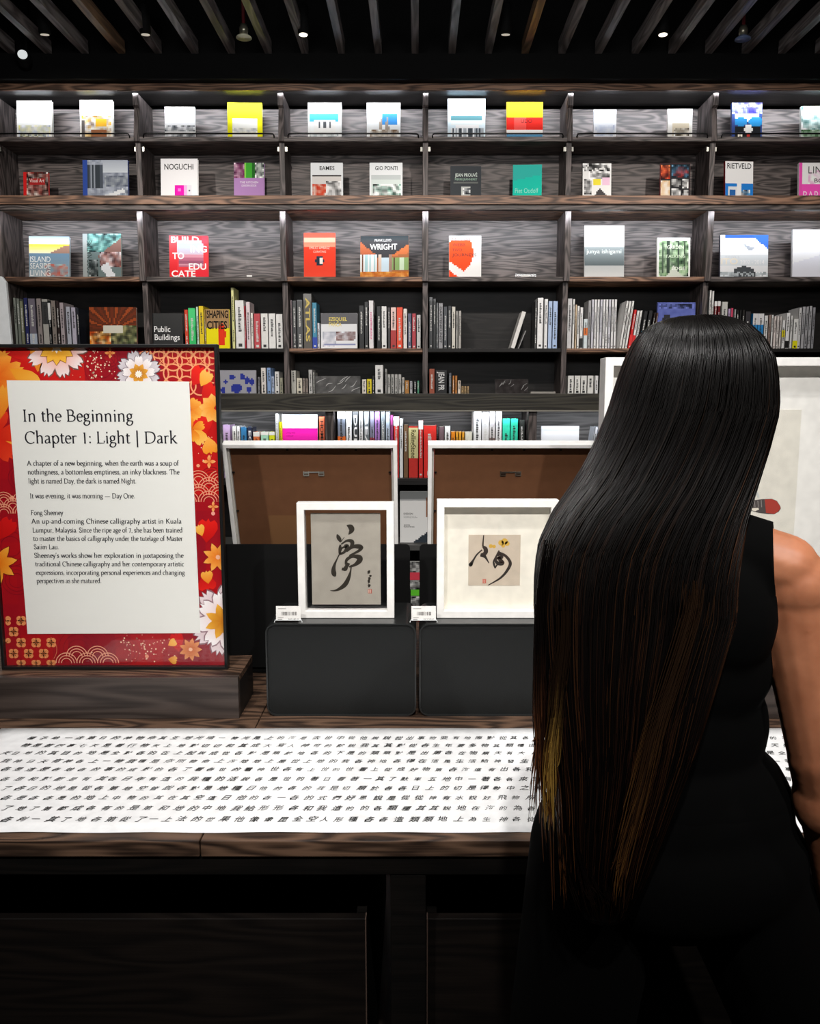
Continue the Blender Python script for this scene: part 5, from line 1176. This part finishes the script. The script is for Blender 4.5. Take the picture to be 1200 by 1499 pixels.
def skin_mat():
    m = bpy.data.materials.new('warm skin'); m.use_nodes = True; nt = m.node_tree; b = nt.nodes['Principled BSDF']
    n = nd(nt, 'ShaderNodeTexNoise'); n.inputs['Scale'].default_value = 22; n.inputs['Detail'].default_value = 4
    tc = nd(nt, 'ShaderNodeTexCoord'); nt.links.new(tc.outputs['Object'], n.inputs['Vector'])
    r = nd(nt, 'ShaderNodeValToRGB'); r.color_ramp.elements[0].color = (*lin('a86848'), 1); r.color_ramp.elements[1].color = (*lin('c88460'), 1)
    r.color_ramp.elements[0].position = .3; r.color_ramp.elements[1].position = .75
    nt.links.new(n.outputs['Fac'], r.inputs[0]); nt.links.new(r.outputs[0], b.inputs['Base Color'])
    b.inputs['Roughness'].default_value = .5; b.inputs['Subsurface Weight'].default_value = .15; b.inputs['Subsurface Radius'].default_value = (.02, .008, .004)
    return m
BX, BY = .352, 1.10
HC = Vector((.384, BY, 1.487))
yaw, pit = math.radians(-55), math.radians(-22)
TW = Matrix.Rotation(math.radians(-24), 3, 'Z')
HM = (Matrix.Rotation(yaw, 3, 'Z') @ Matrix.Rotation(pit, 3, 'X'))
def hp(x, y, z): return HC + HM @ Vector((x, y, z))
def tw(x, y, z, k=1.0): return Vector((BX, BY, 0))+Matrix.Rotation(math.radians(-24)*k, 3, 'Z')@Vector((x, y, z))
def torso(m, g=0.0):
    ell(m, tw(0, 0, 1.225), (.132+g, .092+g, .13), TW); ell(m, tw(0, .005, 1.15), (.127+g, .09+g, .12), TW); ell(m, (BX+.006, BY, 1.05), (.124+g, .085+g, .12))
    ell(m, (BX+.006, BY, .93), (.166+g, .108+g, .12)); ell(m, (BX, BY-.01, .86), (.17+g, .112+g, .10))
    for s_ in (-1, 1):
        capsule(m, tw(s_*.055, -.005, 1.305), tw(s_*.135, 0, 1.282), .045+g, .045+g)
        ell(m, tw(s_*.062, .075, 1.175), (.056+g, .045+g, .056+g), TW); ell(m, tw(s_*.06, -.03, 1.22), (.066+g, .058+g, .09), TW)
    capsule(m, tw(0, -.01, 1.29), (BX+.008, BY, 1.36), .058+g, .05)
def hand(m, wrist, d, nrm, side, curl=.35, s=1.0):
    d = Vector(d).normalized(); nrm = Vector(nrm).normalized(); lat = d.cross(nrm).normalized()*side
    w_ = Vector(wrist)
    for i, o in enumerate((-.027, -.009, .009, .026)):
        k0 = w_+d*.022*s+lat*o*.6*s; k1 = w_+d*(.082-.004*abs(i-1.3))*s+lat*o*s
        capsule(m, k0, k1, .0135*s, .0105*s, 10, 4)
        ln = (.040, .046, .043, .033)[i]*s; dd = d.copy(); p = k1
        for q in range(3):
            dd = (dd + nrm*curl*(.5+.5*q)).normalized(); p2 = p+dd*ln*(1, .68, .52)[q]
            capsule(m, p, p2, (.0088, .0078, .007)[q]*s, (.0078, .007, .006)[q]*s, 9, 4); p = p2
    t0 = w_+d*.02*s-lat*.020*s; t1 = w_+d*.052*s-lat*.043*s+nrm*.012*s; t2 = t1+(d*.9-lat*.25+nrm*.3).normalized()*.034*s; t3 = t2+(d+nrm*.35).normalized()*.026*s
    capsule(m, t0, t1, .014*s, .0115*s, 10, 4); capsule(m, t1, t2, .0105*s, .009*s, 9, 4); capsule(m, t2, t3, .0088*s, .0072*s, 9, 4)
B_ = MB()
torso(B_)
LEG = {-1: (.262, .215, .19), 1: (.440, .600, .665)}
for s_ in (-1, 1):      # legs, stride apart
    hx, kx, ax = LEG[s_]
    capsule(B_, (hx, BY, .86), (kx, BY+.01*s_, .47), .082, .052); capsule(B_, (kx, BY+.01*s_, .47), (ax, BY+.02*s_-.02, .1), .052, .032)
    ell(B_, (kx+s_*.01, BY-.03, .37), (.045, .05, .09)); capsule(B_, (ax, BY-.03, .045), (ax+s_*.02, BY+.13, .028), .036, .024); ell(B_, (ax, BY-.045, .035), (.033, .035, .035))
# neck, head
capsule(B_, (BX+.006, BY-.005, 1.33), hp(0, -.02, -.045), .052, .049)
ell(B_, hp(0, -.008, .025), (.07, .086, .085), HM); ell(B_, hp(0, .028, -.02), (.062, .058, .078), HM); ell(B_, hp(0, .022, -.058), (.052, .060, .046), HM); ell(B_, hp(0, .052, -.078), (.034, .030, .026), HM)
ell(B_, hp(0, .044, .038), (.056, .038, .05), HM)
capsule(B_, hp(0, .082, .02), hp(0, .103, -.018), .0075, .0115, 10, 4)
for s_ in (-1, 1):
    ell(B_, hp(s_*.009, .093, -.022), (.008, .008, .006), HM); ell(B_, hp(s_*.033, .056, -.026), (.024, .023, .03), HM); ell(B_, hp(s_*.030, .0735, .0195), (.0165, .0085, .0065), HM); ell(B_, hp(s_*.030, .0725, .003), (.0155, .0075, .0050), HM)
    capsule(B_, hp(s_*.012, .083, .028), hp(s_*.045, .070, .028), .007, .006, 9, 3); ell(B_, hp(s_*.074, -.008, -.004), (.008, .018, .029), HM)
capsule(B_, hp(-.018, .082, -.047), hp(.018, .082, -.047), .0055, .0055, 9, 3); capsule(B_, hp(-.015, .080, -.056), hp(.015, .080, -.056), .006, .006, 9, 3)
ell(B_, hp(0, .074, -.088), (.022, .016, .016), HM)
# right arm hanging
SR = Vector((.486, 1.048, 1.262)); ER = Vector((.530, 1.03, 1.03)); WR = Vector((.588, 1.06, .80))
ell(B_, SR+Vector((.004, 0, -.005)), (.05, .052, .052)); capsule(B_, SR, ER, .047, .037); capsule(B_, ER, WR, .038, .025); ell(B_, ER.lerp(WR, .25), (.039, .038, .06))
hand(B_, WR, (.06, .03, -1), (-1, .1, 0), 1, .22)
# left arm bent in front of the waist
SL = Vector((.238, 1.155, 1.255)); EL = Vector((.225, 1.195, 1.03)); WL = Vector((.372, 1.248, .952))
ell(B_, SL, (.05, .052, .052)); capsule(B_, SL, EL, .046, .037); capsule(B_, EL, WL, .037, .025)
hand(B_, WL, (1, -.04, -.05), (0, -1, -.1), -1, .10)
person = empty('person', (BX, BY, 0)); person.location = (0, 0, 0)
SKIN = skin_mat()
me = fuse(B_, .0042, 3); me.materials.append(SKIN)
body = bpy.data.objects.new('body', me); C.objects.link(body); body.parent = person
T_ = MB(); torso(T_, .007)
me = fuse(T_, .006, 6, [((.454, 1.035, 1.34), (TW@Vector((1, 0, .10))).normalized()), ((.232, 1.15, 1.34), (TW@Vector((-1, 0, .10))).normalized()), ((0, 0, 1.352), (0, 0, 1)), ((0, 0, .90), (0, 0, -1))])
me.materials.append(CLOTHM)
top = bpy.data.objects.new('sleeveless_top', me); C.objects.link(top); top.parent = person
sd = top.modifiers.new('s', 'SOLIDIFY'); sd.thickness = .002; sd.offset = 1
T_ = MB()
ell(T_, (BX+.006, BY, .93), (.174, .118, .09)); ell(T_, (BX+.008, BY-.01, .86), (.192, .125, .115))
for s_ in (-1, 1):
    hx, kx, ax = LEG[s_]
    capsule(T_, (hx, BY, .87), (kx, BY+.01*s_, .50), .098, .085); capsule(T_, (kx, BY+.01*s_, .50), (ax, BY, .12), .085, .11)
me = fuse(T_, .008, 8, [((0, 0, .96), (0, 0, 1)), ((0, 0, .06), (0, 0, -1))]); me.materials.append(CLOTHM)
tr = bpy.data.objects.new('wide_trousers', me); C.objects.link(tr); tr.parent = person
sd = tr.modifiers.new('s', 'SOLIDIFY'); sd.thickness = .002; sd.offset = 1
for s_ in (-1, 1):
    m = MB(); ell(m, hp(s_*.03, .0695, .0115), (.0115, .0105, .0105), HM, 16, 10); m.build('eye', mat('e8e4de', .2), person, True)
    m = MB(); ell(m, hp(s_*.03, .0788, .0105), (.0055, .0022, .0055), HM, 12, 8); m.build('iris', mat('241610', .15), person, True)
    m = MB(); m.tube([hp(s_*.013, .0835, .027), hp(s_*.028, .0835, .0325), hp(s_*.047, .070, .028)], [.0016, .0022, .001], 6); m.build('eyebrow', mat('14100e', .8), person, True)
    ax = LEG[s_][2]
    m = MB(); capsule(m, (ax, BY-.05, .035), (ax+s_*.02, BY+.13, .03), .042, .036); m.build('shoe', mat('0c0c0c', .4), person, True)
m = MB(); ell(m, hp(0, .0865, -.0475), (.019, .005, .0042), HM, 14, 8); ell(m, hp(0, .085, -.0555), (.016, .006, .0048), HM, 14, 8); m.build('lips', mat('9c4840', .4), person, True)
# hair: px silhouette rows -> world sections
HS = [(465.5,988,1034,1.10,.03),(468,975,1048,1.10,.06),(474,960,1066,1.098,.078),(484,948,1082,1.096,.094),(500,937,1096,1.093,.108),(525,926,1108,1.09,.118),(560,914,1113,1.087,.122),(600,902,1114,1.082,.122),(650,881,1103,1.072,.115),
      (700,855,1090,1.055,.105),(750,818,1080,1.03,.088),(800,794,1074,1.005,.07),(850,789,1068,.985,.058),(900,788,1068,.972,.05),(1000,797,1040,.955,.042),(1100,812,1010,.95,.04),(1200,818,972,.955,.038),(1290,826,938,.962,.034),(1335,850,912,.966,.028)]
sec = []
for y, l, r_, Yc, dy in HS:
    a = atY(l, y, Yc); b = atY(r_, y, Yc); sec.append(((a.x+b.x)/2, Yc, a.z, (b.x-a.x)/2, dy))
def secat(v):
    f = v*(len(sec)-1); i = min(int(f), len(sec)-2); t = f-i; return [sec[i][k]*(1-t)+sec[i+1][k]*t for k in range(5)]
def hpnt(v, th, s=1.0):
    cx, cy, cz, rx, ry = secat(v); e = .82
    c, s_ = math.cos(th), math.sin(th)
    return Vector((cx+rx*s*math.copysign(abs(c)**e, c), cy+ry*s*math.copysign(abs(s_)**e, s_), cz))
OP0, OP1 = math.radians(20), math.radians(110)     # opening towards the face
def hopen(v): 
    return v > .30
NT, NV = 72, 90
vs = []; fs = []
for i in range(NV+1):
    v = i/NV
    for k in range(NT):
        vs.append(hpnt(v, 2*math.pi*k/NT, .975+.02*math.sin(k*2.3+v*9)))
for i in range(NV):
    for k in range(NT):
        th = 2*math.pi*(k+.5)/NT
        if hopen(i/NV) and OP0 < th < OP1: continue
        fs.append((i*NT+k, i*NT+(k+1) % NT, (i+1)*NT+(k+1) % NT, (i+1)*NT+k))
fs.append(tuple(range(NT))); 
hm = MB(); hm.add(vs, fs)
HAIR = attr_mat('dark brown hair', .34, .0, .28)
HB = mat('0a0706', .42, spec=.35, name='hair base')
ho = hm.build('hair', HB, person, True)
sm = ho.modifiers.new('s', 'SOLIDIFY'); sm.thickness = .004; sm.offset = -1
def strands(paths, name):
    V = []; Fc = []; Cc = []
    for pts, r_, c0, c1 in paths:
        n = len(pts); o = len(V)
        for i, p in enumerate(pts):
            t = (pts[min(i+1, n-1)]-pts[max(i-1, 0)]).normalized(); a = t.cross(Vector((0, 1, .1))); 
            if a.length < .1: a = t.cross(Vector((1, 0, 0)))
            a.normalize(); b = t.cross(a); rr_ = r_*(1 if i < n-3 else (.75, .5, .15)[i-n+3])
            for k in range(3):
                th = 2.094*k; V.append(tuple(p+(a*math.cos(th)+b*math.sin(th))*rr_))
        for i in range(n-1):
            q = (i/(n-1)); q = max(0, (q-.35)/.65); col = (*lin(mix(c0, c1, q)), 1)
            for k in range(3):
                Fc.append((o+i*3+k, o+i*3+(k+1) % 3, o+(i+1)*3+(k+1) % 3, o+(i+1)*3+k)); Cc.append(col)
    me = bpy.data.meshes.new(name); me.from_pydata(V, [], Fc)
    at = me.color_attributes.new('print', 'FLOAT_COLOR', 'CORNER'); at.data.foreach_set('color', [x for c in Cc for _ in range(4) for x in c])
    me.polygons.foreach_set('use_smooth', [True]*len(Fc)); me.materials.append(HAIR)
    o = bpy.data.objects.new(name, me); C.objects.link(o); o.parent = person; o['kind'] = 'stuff'; return o
rh = random.Random(21); paths = []
for s in range(3400):
    th = rh.uniform(math.radians(108), math.radians(380))
    v0 = rh.uniform(0, .05) if s % 3 else rh.uniform(.0, .45); v1 = min(1.0, rh.uniform(.86, 1.0) if rh.random() < .8 else rh.uniform(.6, .9))
    n = 26; ph = rh.uniform(0, 6); amp = rh.uniform(.01, .05); sc_ = rh.uniform(.985, 1.03); pts = []
    for i in range(n):
        v = v0+(v1-v0)*i/(n-1)
        pts.append(hpnt(v, th+amp*math.sin(v*5+ph)*v, sc_+.03*v*math.sin(ph*3+v*4)))
    br = rh.random(); c1 = '0c0807' if br < .72 else ('2a1810' if br < .92 else '4a2c18')
    paths.append((pts, rh.uniform(.0006, .0011), '0a0807', c1))
for s in range(520):
    th = rh.uniform(math.radians(18), math.radians(112)); v1 = rh.uniform(.27, .315); n = 14
    paths.append(([hpnt(v1*i/(n-1), th+.02*math.sin(i), rh.uniform(.995, 1.02)) for i in range(n)], .001, '0a0807', '0c0807'))
strands(paths, 'hair_strands')
def pxpath(l, Y, jx, n=18, js=0):
    e = l[-1][1]; k_ = [q for q in l[:-1] if q[1] < e-12]; nx_ = l[len(k_)] if len(k_) < len(l)-1 else None
    if nx_: a_ = k_[-1]; l = k_+[(a_[0]+(nx_[0]-a_[0])*min(1, (e-a_[1])/max(1, nx_[1]-a_[1])), e)]
    else: l = k_+[l[-1]]
    out = []; l2 = smooth_pts([(p[0], p[1]) for p in l], 6)
    ph = rh.uniform(0, 6); i0 = int(rh.uniform(0, .3)*len(l2)); l2 = l2[i0:]
    for i, p in enumerate(l2):
        q = i/len(l2); out.append(atY(p[0]+jx+js*q+2.0*math.sin(ph+q*9)*q, p[1], Y))
    return out
paths = []
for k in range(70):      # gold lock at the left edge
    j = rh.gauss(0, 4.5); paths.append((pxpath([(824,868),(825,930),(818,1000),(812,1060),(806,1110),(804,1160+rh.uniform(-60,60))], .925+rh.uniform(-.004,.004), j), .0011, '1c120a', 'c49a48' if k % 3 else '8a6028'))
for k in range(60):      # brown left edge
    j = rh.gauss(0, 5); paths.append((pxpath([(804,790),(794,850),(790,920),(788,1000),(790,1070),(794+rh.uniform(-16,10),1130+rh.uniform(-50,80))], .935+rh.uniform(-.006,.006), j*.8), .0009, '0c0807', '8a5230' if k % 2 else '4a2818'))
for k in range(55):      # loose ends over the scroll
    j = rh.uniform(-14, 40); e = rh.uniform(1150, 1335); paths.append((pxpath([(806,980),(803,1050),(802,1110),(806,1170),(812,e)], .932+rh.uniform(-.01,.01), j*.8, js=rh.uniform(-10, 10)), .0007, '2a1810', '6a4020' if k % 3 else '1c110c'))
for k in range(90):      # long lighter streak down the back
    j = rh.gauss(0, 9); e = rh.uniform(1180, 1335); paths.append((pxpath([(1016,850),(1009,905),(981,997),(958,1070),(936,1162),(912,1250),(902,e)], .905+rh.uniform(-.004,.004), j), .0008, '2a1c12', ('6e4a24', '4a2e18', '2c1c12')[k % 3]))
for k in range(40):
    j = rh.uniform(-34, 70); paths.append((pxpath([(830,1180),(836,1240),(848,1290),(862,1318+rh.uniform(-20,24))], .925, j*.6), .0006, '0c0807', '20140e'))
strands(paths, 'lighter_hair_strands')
tag(person, 'woman with very long dark hair and black sleeveless outfit, seen from behind', 'person')
